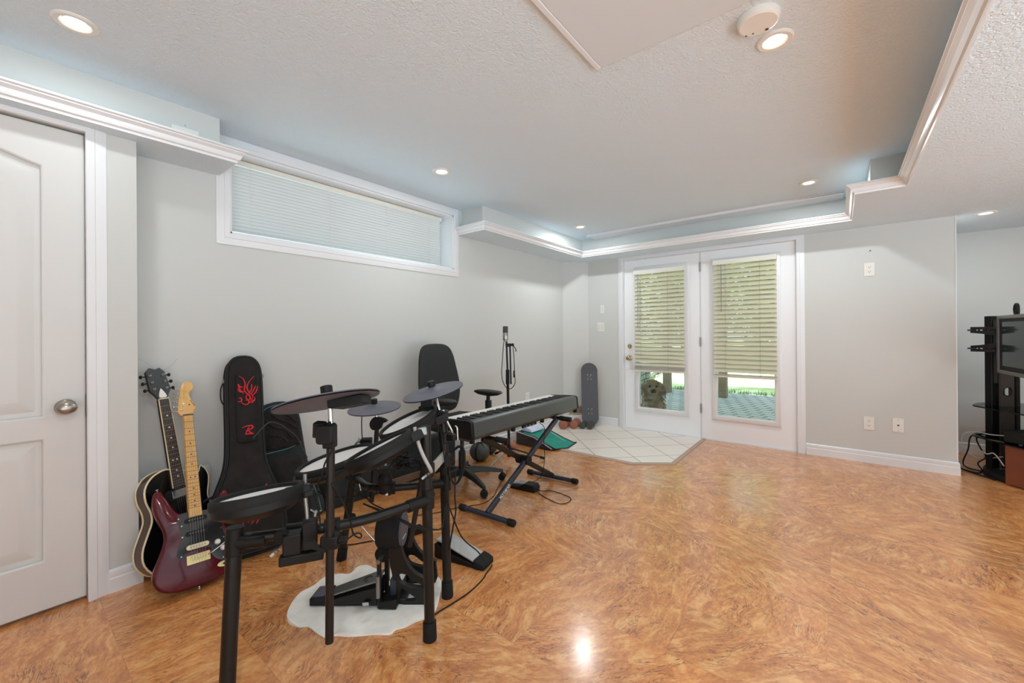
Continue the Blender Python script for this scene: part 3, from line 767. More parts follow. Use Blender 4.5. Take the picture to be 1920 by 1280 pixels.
# ================================================================ GUITARS
def strings(name, par, fr, a0, a1, b0, b1, h0, h1, r, m='steel_grey', n=6):
    for i in range(n):
        t = i / (n - 1) - 0.5
        b = MB(); b.tube([fr(t * a0, b0, h0), fr(t * a1, b1, h1)], r, 5); obj(name, b, m, par)

def disc_pts(x, y, r, n=16, sx=1.0): return [(x + r * sx * math.cos(2 * PI * k / n), y + r * math.sin(2 * PI * k / n)) for k in range(n)]
def rrect(x0, x1, y0, y1, r, n=4):
    o = []
    for cx, cy, a in ((x1 - r, y1 - r, 0), (x0 + r, y1 - r, 90), (x0 + r, y0 + r, 180), (x1 - r, y0 + r, 270)):
        for k in range(n + 1): t = math.radians(a + 90 * k / n); o.append((cx + r * math.cos(t), cy + r * math.sin(t)))
    return o
cm = lambda pts: [(x / 100, y / 100) for x, y in pts]

# ---- wine red solid body guitar leaning on the wall
P0 = V((0.488, -4.188, 0.016)); UP = V((0.088, -4.147, 0.906)) - V((0.504, -4.193, 0.02))
fg = frame(P0, (0.0, 1, 0), UP)
g = thing('electric_guitar', 'wine red electric guitar with maple neck leaning in front of the black guitar', 'guitar', (0.45, -4.19, 0))
body = smooth(cm([(0, 0.3), (6, 0.4), (11, 1.8), (14.6, 5.2), (16, 10), (15.2, 14.8), (12.9, 19.3), (11.5, 23.2), (11.7, 26.8), (12.9, 30.8), (14.2, 34.8), (14.2, 38.2), (12.8, 39.8), (11.0, 38.8), (9.0, 35.8), (6.6, 33.2), (3.4, 32.0), (0, 31.6), (-3.4, 32.2), (-6.0, 33.6), (-8.2, 36.8), (-10.2, 41.2), (-12.2, 44.9), (-14.0, 45.0), (-15.0, 42.2), (-14.8, 37), (-13.2, 31.2), (-11.8, 26.8), (-11.8, 22.4), (-13.6, 17.2), (-15.8, 11.4), (-15.9, 6.6), (-13.0, 2.6), (-7.5, 0.6)]), 3)
b = MB(); b.prism(body, fg, -0.022, 0.022, 0.009, 0.009); obj('body', b, 'red_lacquer', g, sm=75)
pg = smooth(cm([(-4.2, 33.0), (-7.0, 31.6), (-6.2, 27), (-5.9, 22), (-7.4, 17.5), (-7.6, 14.6), (-5.6, 12.6), (-4.8, 13.2), (-4.6, 15.2), (4.4, 15.2), (4.8, 12.4), (6.6, 9.4), (9.4, 8.0), (12.2, 9.8), (13.4, 13.0), (11.4, 17.4), (10.0, 22), (10.2, 26.5), (11.6, 31.2), (10.2, 34.0), (7.4, 32.6), (4.0, 32.2)]), 3)
b = MB(); b.prism(pg, fg, 0.022, 0.0245); pgo = obj('pickguard', b, 'black_pickguard', g)
for x, y in ((-6.4, 30.8), (9.6, 32.4), (-6.2, 14.4), (12.2, 12.6), (9.4, 9.0), (-5.4, 22.5), (9.4, 22.2), (10.2, 17.8), (-5.4, 27.4), (9.0, 28.0)):
    b = MB(); b.prism(disc_pts(x / 100, y / 100, 0.0032, 8), fg, 0.0245, 0.0255); obj('screw', b, 'chrome', pgo)
for y, m in ((29.0, 'black_plastic'), (23.2, 'black_plastic'), (17.2, 'cream')):
    b = MB(); b.prism(rrect(-0.043, 0.043, y / 100 - 0.0105, y / 100 + 0.0105, 0.0104), fg, 0.0245, 0.030); po = obj('pickup', b, m, g)
    for i in range(6): 
        b = MB(); b.prism(disc_pts(-0.026 + i * 0.0104, y / 100, 0.0025, 8), fg, 0.030, 0.0308); obj('pole_piece', b, 'steel_grey', po)
b = MB(); b.prism(rrect(-0.044, 0.044, 0.100, 0.139, 0.002), fg, 0.022, 0.027); br_ = obj('bridge', b, 'gold', g)
for i in range(6):
    b = MB(); b.prism(rrect(-0.0265 + i * 0.0105 - 0.0045, -0.0265 + i * 0.0105 + 0.0045, 0.103, 0.124, 0.001), fg, 0.027, 0.033); obj('saddle', b, 'gold', br_)
b = MB(); b.tube([fg(0.038, 0.122, 0.03), fg(0.052, 0.128, 0.042), fg(0.10, 0.152, 0.05)], 0.0026, 8); obj('tremolo_arm', b, 'chrome', g)
b = MB(); b.sph(fg(0.104, 0.154, 0.05), 0.006); obj('arm_tip', b, 'white_plastic', g)
for x, y in ((7.6, 16.4), (9.6, 13.2), (11.0, 10.4)):
    b = MB(); b.lathe([(0.0115, 0), (0.0125, 0.003), (0.0105, 0.007), (0.0095, 0.013), (0.001, 0.014)], fg(x / 100, y / 100, 0.0245), fg(0, 0, 1) - fg(0, 0, 0), 20); obj('control_knob', b, 'ivory_plate', g)
b = MB(); b.prism([(0.098 + 0.030 * math.cos(2 * PI * k / 24) * 1 + 0.0, 0.062 + 0.0125 * math.sin(2 * PI * k / 24)) for k in range(24)], fg, 0.0215, 0.0235); jp = obj('jack_plate', b, 'gold', g)
b = MB(); b.prism(disc_pts(0.096, 0.062, 0.006, 12), fg, 0.0235, 0.0255); obj('jack_socket', b, 'slot_dark', jp)
# neck
nk = [(-0.0283, 0.30), (0.0283, 0.30), (0.0215, 0.80), (-0.0215, 0.80)]
b = MB(); b.prism(nk, fg, 0.003, 0.030, 0.004, 0.012); obj('neck', b, 'maple', g, sm=60)
def frets(par, fr, nut, scale, bw, nw, l, n, h, m):
    for i in range(1, n + 1):
        y = nut - scale * (1 - 2 ** (-i / 12)); w = (nw + (bw - nw) * (nut - y) / l) / 2
        b = MB(); b.tube([fr(-w, y, h), fr(w, y, h)], 0.0009, 5); obj('fret', b, m, par)
def dots(par, fr, nut, scale, h, m, r, fl=(3, 5, 7, 9, 12, 15, 17, 19, 21)):
    for f in fl:
        y = nut - scale * (1 - (2 ** (-(f - 1) / 12) + 2 ** (-f / 12)) / 2)
        for dx in ((-0.009, 0.009) if f == 12 else (0,)):
            b = MB(); b.prism(disc_pts(dx, y, r, 10), fr, h, h + 0.0006); obj('fret_marker', b, m, par)
frets(g, fg, 0.80, 0.648, 0.0566, 0.043, 0.50, 21, 0.0302, 'tan_brown')
dots(g, fg, 0.80, 0.648, 0.0300, 'slot_dark', 0.0031)
b = MB(); b.bar(fg(-0.0215, 0.80, 0.031), fg(0.0215, 0.80, 0.031), 0.004, 0.005, fg(0, 0, 1) - fg(0, 0, 0)); obj('nut', b, 'slot_dark', g)
hd = smooth(cm([(-2.15, 80), (-3.6, 81.6), (-3.9, 83), (-3.4, 87), (-2.8, 91), (-2.2, 95), (-1.2, 97.6), (0.6, 98.5), (2.6, 97.8), (3.4, 95.8), (2.7, 93.8), (1.6, 92.6), (1.3, 91.2), (2.0, 88.8), (3.0, 86.2), (3.9, 84.6), (3.6, 83.4), (2.6, 82.2), (2.15, 80)]), 3)
b = MB(); b.prism(hd, fg, 0.004, 0.018, 0.002, 0.002); hs_ = obj('headstock', b, 'maple', g, sm=60)
for i in range(6):
    y = 0.828 + i * 0.0235; x = -0.024 + i * 0.0028
    b = MB(); b.lathe([(0.005, 0), (0.005, 0.004), (0.003, 0.005), (0.003, 0.012), (0.001, 0.013)], fg(x, y, 0.018), fg(0, 0, 1) - fg(0, 0, 0), 12); obj('string_post', b, 'gold', g)
    b = MB(); b.cyl(fg(x - 0.012, y, 0.011), fg(x - 0.024, y, 0.011), 0.003, seg=8); b.sph(fg(x - 0.031, y, 0.011), 0.0085, (1.05, 0.85, 0.5)); obj('tuning_peg', b, 'chrome', g, sm=70)
b = MB(); b.prism(disc_pts(0.010, 0.857, 0.004, 10), fg, 0.018, 0.0186); obj('string_tree', b, 'slot_dark', g)
b = MB(); b.tube([fg(0.0325 - i * 0.0019 + 0.0024 * (i % 2), 0.847 + i * 0.0034, 0.0184) for i in range(11)], 0.0012, 5); obj('lettering', b, 'slot_dark', g)
strings('string', g, fg, 0.034, 0.052, 0.80, 0.112, 0.033, 0.035, 0.0005)
for x, y, ax in ((-0.128, 0.452, (-0.2, 1)), (0.0, 0.001, (0, -1))):
    b = MB(); d_ = fg(ax[0], ax[1], 0) - fg(0, 0, 0); b.lathe([(0.004, 0), (0.003, 0.006), (0.007, 0.009), (0.007, 0.011), (0.001, 0.012)], fg(x, y, 0), d_, 14); obj('strap_button', b, 'chrome', g)

# ---- black single cutaway guitar in the corner
Q0 = V((0.27, -4.18, 0.03)); QU = V((0.062, -4.268, 0.990)) - Q0
fk = frame(Q0, (-0.36, 1, 0), QU)
g = thing('hollow_body_guitar', 'black cutaway guitar with cream binding leaning in the corner by the door wall', 'guitar', (0.27, -4.18, 0))
kb = smooth(cm([(0, 0), (8, 0.6), (14.6, 3.6), (18.2, 9.4), (18.4, 15.6), (16, 21.2), (13.2, 25.8), (12.6, 30.4), (13.9, 35.4), (14.6, 39.6), (13.4, 43.4), (11.6, 45.2), (10.4, 43.0), (8.0, 39.8), (4.6, 38.0), (2.8, 39.0), (2.6, 44), (-2.6, 47.8), (-6.4, 47.9), (-10.6, 46.0), (-13.6, 41.8), (-14.0, 36.4), (-12.8, 31.2), (-13.0, 26.6), (-15.6, 21.4), (-18.3, 15.6), (-18.4, 9.6), (-14.8, 3.8), (-8, 0.6)]), 3)
b = MB(); b.prism(kb, fk, -0.030, 0.034); obj('side', b, 'sunburst_side', g, sm=60)
b = MB(); b.prism(shrink(kb, 0.003), fk, 0.034, 0.0365); obj('top', b, 'black_lacquer', g)
for h in (0.034, -0.030):
    b = MB(); b.tube([fk(x, y, h) for x, y in kb], 0.0042, 6, closed=True); obj('binding', b, 'cream', g)
nk = [(-0.0275, 0.385), (0.0275, 0.385), (0.0215, 0.822), (-0.0215, 0.822)]
b = MB(); b.prism([(-0.026, 0.46), (0.026, 0.46), (0.0205, 0.822), (-0.0205, 0.822)], fk, 0.016, 0.040, 0.004, 0.01); obj('neck', b, 'black_lacquer', g, sm=60)
b = MB(); b.prism(nk, fk, 0.040, 0.046); obj('fretboard', b, 'rosewood', g)
for s in (-1, 1):
    b = MB(); b.bar(fk(s * 0.0282, 0.385, 0.043), fk(s * 0.0222, 0.822, 0.043), 0.0022, 0.007, fk(0, 0, 1) - fk(0, 0, 0)); obj('neck_binding', b, 'cream', g)
frets(g, fk, 0.822, 0.628, 0.055, 0.043, 0.437, 20, 0.0462, 'steel_grey')
dots(g, fk, 0.822, 0.628, 0.046, 'white_plastic', 0.004, (3, 5, 7, 9, 12, 15, 17))
b = MB(); b.bar(fk(-0.0215, 0.824, 0.045), fk(0.0215, 0.824, 0.045), 0.005, 0.008, fk(0, 0, 1) - fk(0, 0, 0)); obj('nut', b, 'cream', g)
fh = frame(fk(0, 0.824, 0.036), fk(1, 0, 0) - fk(0, 0, 0), (fk(0, 1, 0) - fk(0, 0, 0)) - (fk(0, 0, 1) - fk(0, 0, 0)) * 0.2)
b = MB(); hh_ = cm([(-2.1, 0), (-3.0, 2.2), (-4.6, 4.6), (-4.4, 8), (-4.0, 14.6), (-2.0, 16.6), (0.2, 15.6), (2.4, 16.4), (4.2, 14.2), (4.4, 8), (4.6, 4.6), (3.0, 2.2), (2.1, 0)])
b.prism(hh_, fh, -0.008, 0.007); obj('headstock', b, 'grip_dark', g, bev=0.001)
b = MB(); b.prism(smooth(cm([(-1.5, 0.6), (1.5, 0.6), (1.3, 2.6), (0.4, 4.6), (0, 5.2), (-0.4, 4.6), (-1.3, 2.6)]), 3), fh, 0.007, 0.0095); obj('truss_rod_cover', b, 'white_plastic', g)
for s in (-1, 1):
    for i in range(3):
        c = fh(s * (0.027 + 0.001 * i), 0.052 + i * 0.036, 0)
        b = MB(); b.lathe([(0.006, 0.007), (0.006, 0.010), (0.003, 0.011), (0.003, 0.018)], c, fh(0, 0, 1) - fh(0, 0, 0), 12); obj('string_post', b, 'steel_grey', g)
        b = MB(); cc = fh(s * 0.062, 0.052 + i * 0.036, -0.002); b.cyl(fh(s * 0.042, 0.052 + i * 0.036, -0.002), cc, 0.003, seg=8); b.sph(cc, 0.009, (0.6, 0.8, 1.0)); obj('tuning_peg', b, 'black_plastic', g)
strings('string', g, fk, 0.034, 0.050, 0.824, 0.12, 0.0485, 0.053, 0.0005)
b = MB(); b.prism(rrect(-0.037, 0.037, 0.335, 0.372, 0.004), fk, 0.0365, 0.0475); obj('pickup', b, 'chrome', g, bev=0.001)
b = MB(); b.prism(smooth(cm([(-5.0, 33), (5.0, 33), (4.2, 35.4), (5.0, 38), (-5.0, 38), (-6.2, 35.4)]), 2), fk, 0.0365, 0.040); obj('pickup_ring', b, 'black_plastic', g)
b = MB(); b.prism(rrect(-0.05, 0.05, 0.108, 0.128, 0.006), fk, 0.0365, 0.046); obj('bridge', b, 'rosewood', g)
for p_ in ([fh(0.0, 0.15, 0.01), fh(-0.03, 0.2, 0.01), fh(-0.085, 0.245, -0.01)], [fh(0.02, 0.14, 0.012), fh(0.07, 0.165, 0.01), fh(0.13, 0.21, -0.005), fh(0.17, 0.235, -0.01)]):
    b = MB(); b.tube(smooth([tuple(q) for q in p_], 4, False), 0.0005, 4); obj('loose_string_end', b, 'steel_grey', g)

# ================================================================ BAGS
def sym(pts): return pts + [(-x, y) for x, y in reversed(pts)]
B0 = V((0.375, -3.945, 0.005)); BU = V((0.095, -3.872, 1.04)) - B0
fb = frame(B0, (0.13, 0.98, 0), BU)
g = thing('guitar_gig_bag', 'tall black gig bag with red flame embroidery leaning on the wall', 'gig bag', (0.34, -3.94, 0))
ol = smooth(cm(sym([(5, 0), (13, 0.6), (17.4, 4), (18.6, 10), (18.4, 18), (17.4, 25), (15.2, 32), (12.6, 39), (10.6, 45), (9.6, 51), (9.3, 58), (9.2, 70), (9.3, 85), (9.0, 97), (7.4, 103.5), (3.4, 107.2)])), 3)
b = MB(); b.prism(ol, fb, -0.078, -0.004, 0.012, 0.012); obj('bag_body', b, 'dark_fabric', g, sm=60)
# padded front panel, slightly domed
b = MB(); i1 = shrink(ol, 0.016); i2 = shrink(ol, 0.034); b._grid([[fb(x, y, h) for x, y in o_] for o_, h in ((i1, -0.006), (i1, 0.004), (i2, 0.010))], True, False, True); obj('front_panel', b, 'dark_fabric', g, sm=60)
for d_, h in ((0.004, -0.012), (0.011, -0.004)):
    b = MB(); b.tube([fb(x, y, h) for x, y in shrink(ol, d_)], 0.0035, 6, closed=True); obj('zip_piping', b, 'piping_black', g)
pk = smooth(cm([(-4.6, 61), (-3.2, 58.4), (3.2, 58.4), (4.8, 61), (5.0, 75), (5.0, 93), (3.8, 96.8), (-3.4, 96.8), (-4.6, 93), (-4.8, 75)]), 3)
b = MB(); b.prism(pk, fb, 0.008, 0.022, 0.006, 0.006); obj('neck_pocket', b, 'dark_fabric', g, sm=60)
pk2 = smooth(cm([(-14.5, 4), (-8, 2.4), (8, 2.4), (14.5, 4), (15.6, 12), (14.8, 24), (13, 31), (6, 33.6), (-3, 33.2), (-11, 30), (-14, 26), (-15.4, 13)]), 3)
b = MB(); b.prism(pk2, fb, 0.006, 0.034, 0.014, 0.014); obj('lower_pocket', b, 'dark_fabric', g, sm=60)
b = MB(); b.tube([fb(x, y, 0.026) for x, y in shrink(pk2, 0.004)], 0.0035, 6, closed=True); obj('zip_piping', b, 'piping_black', g)
def stitch(par, curves, fr, h, s, ox, oy, w=0.002):
    for cv in curves:
        pts = smooth([(ox + x * s, oy + y * s) for x, y in cv], 5, False); n = len(pts)
        b = MB(); b.tube([fr(x, y, h) for x, y in pts], [w * (0.35 + 1.0 * math.sin(PI * min(1, (i + 0.6) / n))) for i in range(n)], 6); obj('embroidery', b, 'red_thread', par)
FL = [[(-4, 14), (-1.4, 11.5), (-0.6, 8), (-1.0, 4), (1.4, 0.5), (2.6, -2.5)], [(4.6, 13.4), (1.6, 9.6), (0.4, 6), (1.4, 3), (3.6, 0), (2.2, -3)], [(-4.4, 8.6), (-3.2, 6.4), (-1.8, 6.6)], [(-4.8, 5.6), (-3.6, 3.4), (-1.4, 3.6)], [(-4.6, 8.4), (-3.4, 4.6), (-1.2, 2.0)], [(3.2, 8.2), (3.0, 4.8), (1.6, 2.2)], [(5.4, 7.0), (4.2, 4.0), (2.6, 1.4)], [(6.6, 6.8), (5.8, 3.4), (3.6, 0.6)], [(1.4, 2.4), (-0.2, 0), (0.6, -2.4), (2.2, -1.0), (1.4, 1.6)], [(-4.4, -0.6), (-3.0, -0.8), (-3.0, -2.8), (-5.0, -3.0)], [(-3.0, -3.4), (-1.0, -5.2), (1.2, -4.4), (1.0, -2.6), (-0.6, -2.6)], [(2.4, -2.8), (4.4, -2.6), (4.6, -0.6)], [(1.2, -3.6), (3.0, -4.0), (4.8, -2.6)]]
stitch(g, FL, fb, 0.0235, 0.0085, 0.002, 0.832, 0.0028)
stitch(g, [[(-3.6, 2.2), (-1, 3.2), (2.6, 3.2), (3.0, 1.6), (0.6, 0.4), (-1.4, 0.2)], [(1.0, 2.6), (-0.4, 0), (-1.6, -2.8)], [(0.2, 0.4), (1.4, -1.4), (3.4, -2.6)], [(-1.6, -2.8), (1.0, -2.4), (3.6, -3.0)]], fb, 0.0235, 0.0075, 0.004, 0.645, 0.0030)
stitch(g, [[(-6.4, 8.2), (-3.6, 8.0), (-1.4, 6.6)], [(-6, 7.4), (-4, 6.8), (-2.6, 5.4)], [(2.6, 6.6), (5.0, 8.2), (6.6, 10.8)], [(1.8, 6.2), (3.8, 7.2), (5.4, 9.8)], [(-4.4, 1.0), (-3.0, -1.6), (-2.4, -4.0)], [(-2.6, 1.2), (-1.4, -1.2), (-0.6, -3.4)], [(3.8, 2.0), (2.4, -1.2), (0.4, -4.2)], [(5.4, 2.2), (4.2, -1.0), (2.2, -4.4)], [(0.6, 1.6), (0.9, -1), (0.6, -3)]], fb, 0.0345, 0.0125, 0.0, 0.215, 0.0034)
b = MB(); b.tube(smooth([tuple(fb(-0.094, 0.93, -0.03)), tuple(fb(-0.108, 0.89, -0.025)), tuple(fb(-0.108, 0.83, -0.025)), tuple(fb(-0.094, 0.80, -0.03))], 4, False), 0.004, 6); obj('carry_loop', b, 'piping_black', g)
for s, y in ((-1, 0.93), (1, 0.955)):
    b = MB(); b.box(fb(s * 0.096, y, -0.03), (0.012, 0.012, 0.02)); obj('zip_pull', b, 'steel_grey', g, bev=0.002)
b = MB(); b.tube(smooth([tuple(fb(-0.135, 0.335, -0.06)), tuple(fb(-0.19, 0.315, -0.06)), tuple(fb(-0.23, 0.27, -0.07)), tuple(fb(-0.175, 0.12, -0.085))], 4, False), 0.006, 6); obj('shoulder_strap', b, 'piping_black', g)

# second bag behind it
C0 = V((0.19, -3.665, 0.005)); CU = V((0.055, -3.685, 0.745)) - C0
fc = frame(C0, (0.16, 0.98, 0), CU)
g = thing('padded_backpack', 'dark padded bag with teal piping behind the tall gig bag', 'bag', (0.16, -3.665, 0))
ol = smooth(cm([(6, 0), (15, 0.6), (19.6, 3.0), (20.4, 9), (18.2, 18), (15.8, 27), (13.8, 36), (13.0, 45), (12.6, 55), (12.0, 65), (9.4, 72), (3.6, 74.8), (-4, 74.8), (-9.8, 72), (-12.4, 65), (-13, 55), (-13.4, 44), (-15, 33), (-17, 22), (-19, 11), (-18, 3.6), (-12, 0.4)]), 3)
b = MB(); b.prism(ol, fc, -0.048, 0.012, 0.014, 0.014); obj('bag_body', b, 'dark_fabric_teal', g, sm=60)
b = MB(); b.tube([fc(x, y, 0.006) for x, y in shrink(ol, 0.008)], 0.003, 6, closed=True); obj('edge_piping', b, 'piping_black', g)
up_ = smooth(cm([(-9.6, 48), (9.6, 47), (10.4, 56), (10.0, 64), (7.4, 69.4), (0, 70.6), (-7.4, 69.4), (-10, 64), (-10.4, 56)]), 3)
b = MB(); rnd = random.Random(4)
b.prism(up_, fc, 0.010, 0.030, 0.010, 0.010); obj('mesh_pocket', b, 'dark_fabric', g, sm=60)
for pth in ([(-8, 66), (-3, 60), (2, 58), (6, 52)], [(-4, 68), (0, 64), (4, 62), (9, 57)], [(-6, 56), (0, 54), (3, 50)], [(1, 68), (5, 66), (9, 61)]):
    b = MB(); b.tube([fc(x / 100, y / 100, 0.030) for x, y in smooth(pth, 4, False)], 0.008, 6); obj('fabric_fold', b, 'dark_fabric', g)
b = MB(); b.tube([fc(x / 100, y / 100, 0.016) for x, y in smooth([(-10.6, 68), (-6, 72.0), (0, 73), (6, 72.2), (9.6, 70)], 5, False)], 0.003, 6); obj('teal_piping', b, 'piping_teal', g)
b = MB(); b.tube([fc(x / 100, y / 100, 0.020) for x, y in smooth([(-10.6, 45.6), (0, 45.8), (6, 46.6), (10.6, 48.4)], 5, False)], 0.003, 6); obj('teal_piping', b, 'piping_teal', g)
lp = smooth(cm([(-12, 4), (0, 2.6), (11, 3.4), (12.2, 12), (10.8, 24), (9.4, 38), (6, 42.4), (-4, 42), (-9.6, 40), (-11, 24)]), 3)
b = MB(); b.prism(lp, fc, 0.010, 0.030, 0.010, 0.010); obj('lower_pocket', b, 'dark_fabric', g, sm=60)
b = MB(); b.tube([fc(x / 100, y / 100, 0.02) for x, y in smooth([(17.6, 4), (16.4, 14), (13.4, 26)], 5, False)], 0.003, 6); obj('teal_piping', b, 'piping_teal', g)
# loose cord hung over the bags
b = MB(); b.tube(smooth([(0.30, -3.90, 0.60), (0.29, -3.85, 0.645), (0.262, -3.80, 0.665), (0.24, -3.74, 0.64), (0.21, -3.69, 0.60), (0.20, -3.63, 0.54), (0.19, -3.59, 0.46), (0.21, -3.57, 0.40)], 5, False), 0.003, 6)
tag(obj('audio_cord', b, 'slot_dark'), 'thin dark cord draped across the two bags', 'cord')
# long padded case lying along the wall behind the drums
g = thing('keyboard_case', 'long dark green case lying along the wall behind the drum kit', 'case', (0.11, -2.87, 0))
fz = frame((0.150, -2.87, 0), (0, 1, 0), (0, 0, 1))
b = MB(); b.prism(rrect(-0.56, 0.60, 0.0, 0.30, 0.03), fz, -0.13, 0.0, 0.01, 0.01); obj('case_body', b, 'dark_fabric_teal', g, sm=50)
b = MB(); b.prism(rrect(-0.2, 0.30, 0.02, 0.075, 0.01), fz, 0.0, 0.012, 0.003, 0.003); obj('side_strap', b, 'tan_brown', g)
b = MB(); b.tube([fz(x, y, -0.008) for x, y in rrect(-0.555, 0.595, 0.005, 0.295, 0.028)], 0.004, 6, closed=True); obj('edge_piping', b, 'piping_black', g)

# ================================================================ ELECTRONIC DRUM KIT
K = thing('electronic_drum_kit', 'black electronic drum kit with mesh pads, grey cymbals and tube rack', 'drum kit', (1.2, -3.8, 0))
def leg(foot, top, r):
    foot, top = V(foot), V(top); d = (top - foot).normalized()
    b = MB(); b.cyl(foot + d * 0.03, top, r, seg=24); lg = obj('leg', b, 'black_metal', K)
    b = MB(); b.lathe([(r * 1.28, 0.0), (r * 1.34, 0.006), (r * 1.28, 0.066), (r * 1.18, 0.070), (r * 1.0, 0.070)], foot, d, 24); obj('rubber_foot', b, 'black_rubber', lg, sm=30)
    b = MB(); b.lathe([(r * 1.02, -0.004), (r * 1.04, 0.003), (0.001, 0.005)], top, d, 24); obj('end_cap', b, 'black_plastic', lg)
    return lg
LA = leg((1.353, -4.346, 0), (1.327, -4.310, 0.563), 0.0215)
LB = leg((1.550, -3.743, 0), (1.544, -3.751, 0.802), 0.0195)
LC = leg((1.414, -3.529, 0), (1.405, -3.539, 0.768), 0.0190)
LD = leg((0.757, -3.657, 0), (0.895, -3.655, 0.52), 0.0185)
near_bar = smooth([(1.328, -4.312, 0.535), (1.372, -4.262, 0.535), (1.430, -4.180, 0.535), (1.491, -4.087, 0.535), (1.530, -3.965, 0.533), (1.549, -3.748, 0.528)], 4, False)
b = MB(); b.tube(near_bar, 0.0165, 16); obj('rack_bar', b, 'black_metal', K, sm=50)
far_bar = smooth([(1.412, -3.531, 0.500), (1.330, -3.640, 0.499), (1.224, -3.745, 0.497), (1.120, -3.742, 0.485), (0.885, -3.655, 0.452)], 4, False)
b = MB(); b.tube(far_bar, 0.0160, 16); obj('rack_bar', b, 'black_metal', K, sm=50)
b = MB(); b.bar((1.548, -3.748, 0.622), (1.410, -3.536, 0.622), 0.012, 0.042); obj('front_bar', b, 'silver_paint', K, bev=0.003)
def joint(c, d1, d2, r, l1=0.05, l2=0.09):
    c, d1, d2 = V(c), V(d1).normalized(), V(d2).normalized()
    b = MB(); b.cyl(c - d1 * l1, c + d1 * l1 * 0.8, r, seg=24); b.cyl(c, c + d2 * l2, r * 0.93, seg=24); obj('tube_joint', b, 'black_plastic', K, sm=40, bev=0.002)
joint((1.328, -4.312, 0.525), (0.026, -0.036, -0.56), (0.11, 0.13, 0.0), 0.0245, 0.045)
joint((1.549, -3.746, 0.528), (0.006, 0.008, -0.8), (-0.02, -0.22, 0.0), 0.0235, 0.04)
joint((1.412, -3.532, 0.500), (0.009, 0.01, -0.77), (-0.08, -0.11, 0.0), 0.0225, 0.04, 0.07)
joint((0.885, -3.655, 0.470), (0.1, 0, 0.38), (0.23, -0.08, 0.03), 0.022, 0.035, 0.06)
for p, ax in (((1.5475, -3.746, 0.64), (0, 0, 1)), ((1.409, -3.535, 0.70), (0, 0, 1)), ((1.411, -3.533, 0.60), (0, 0, 1)), ((1.43, -4.18, 0.535), (0.55, 0.8, 0)), ((1.49, -4.09, 0.535), (0.5, 0.85, 0)), ((1.26, -3.715, 0.498), (0.7, 0.7, 0)), ((0.905, -3.66, 0.455), (0.9, -0.35, 0.1))):
    b = MB(); a_ = V(ax).normalized(); c = V(p); b.cyl(c - a_ * 0.024, c + a_ * 0.024, 0.027, seg=20)
    s_ = a_.cross(V((0.3, 0.2, 1))).normalized(); b.bar(c, c + s_ * 0.045, 0.03, 0.026, a_); cl = obj('clamp', b, 'black_plastic', K, bev=0.003)
    b = MB(); b.cyl(c + s_ * 0.04, c + s_ * 0.062, 0.005, seg=10); b.sph(c + s_ * 0.064, 0.008); obj('clamp_bolt', b, 'chrome', cl)

def drum_pad(c, n, R, h, taper, wing=None):
    c = V(c); n = V(n).normalized()
    b = MB(); b.lathe([(R * 0.985, -0.004), (R * 0.985, -h * 0.62), (R * 0.90, -h * 0.70), (R * taper, -h), (0.002, -h)], c, n, 56); p = obj('drum_pad', b, 'black_plastic', K, sm=35)
    b = MB(); b.lathe([(R * 0.905, -0.003), (R * 0.5, -0.0028), (0.001, -0.0026)], c, n, 56); obj('drum_head', b, 'mesh_head', p)
    b = MB(); b.lathe([(R * 0.89, -0.002), (R * 0.90, 0.007), (R * 0.95, 0.010), (R * 1.0, 0.005), (R * 1.005, -0.010), (R * 0.985, -0.018), (R * 0.95, -0.008)], c, n, 56, closed=True); obj('rim', b, 'black_rubber', p, sm=50)
    return p
pA = drum_pad((1.440, -4.286, 0.688), (-0.207, 0.026, 0.978), 0.119, 0.058, 0.62)
pB = drum_pad((1.090, -3.861, 0.625), (-0.183, -0.173, 0.968), 0.160, 0.060, 0.70)
pC = drum_pad((1.480, -3.911, 0.750), (-0.340, -0.259, 0.904), 0.126, 0.055, 0.55)
pD = drum_pad((1.332, -3.671, 0.781), (-0.224, -0.323, 0.919), 0.128, 0.055, 0.60)
# heavier double hoop on the larger pad
c, n = V((1.090, -3.861, 0.625)), V((-0.183, -0.173, 0.968)).normalized()
b = MB(); b.torus(c - n * 0.020, n, 0.166, 0.006, 56, 8); obj('hoop', b, 'black_metal', pB)
def block(c, z, x, d, name='mount_block', m='black_plastic'):
    z = V(z).normalized(); x = V(x); x = (x - z * x.dot(z)).normalized(); R = Matrix((x, z.cross(x), z)).transposed()
    b = MB(); b.box(c, d, R); return obj(name, b, m, K, bev=0.004)
def rod(pts, r, m='chrome', name='mount_rod', n=4):
    b = MB(); b.tube(smooth(pts, n, False), r, 12); return obj(name, b, m, K, sm=60)
def wing(c, a, name='wing_bolt'):
    c = V(c); a = V(a).normalized(); s = a.orthogonal().normalized()
    b = MB(); b.cyl(c, c + a * 0.018, 0.005, seg=10)
    for k in (-1, 1): b.bar(c + a * 0.012, c + a * 0.020 + s * k * 0.017, 0.003, 0.009, a.cross(s))
    return obj(name, b, 'steel_grey', K, bev=0.001)
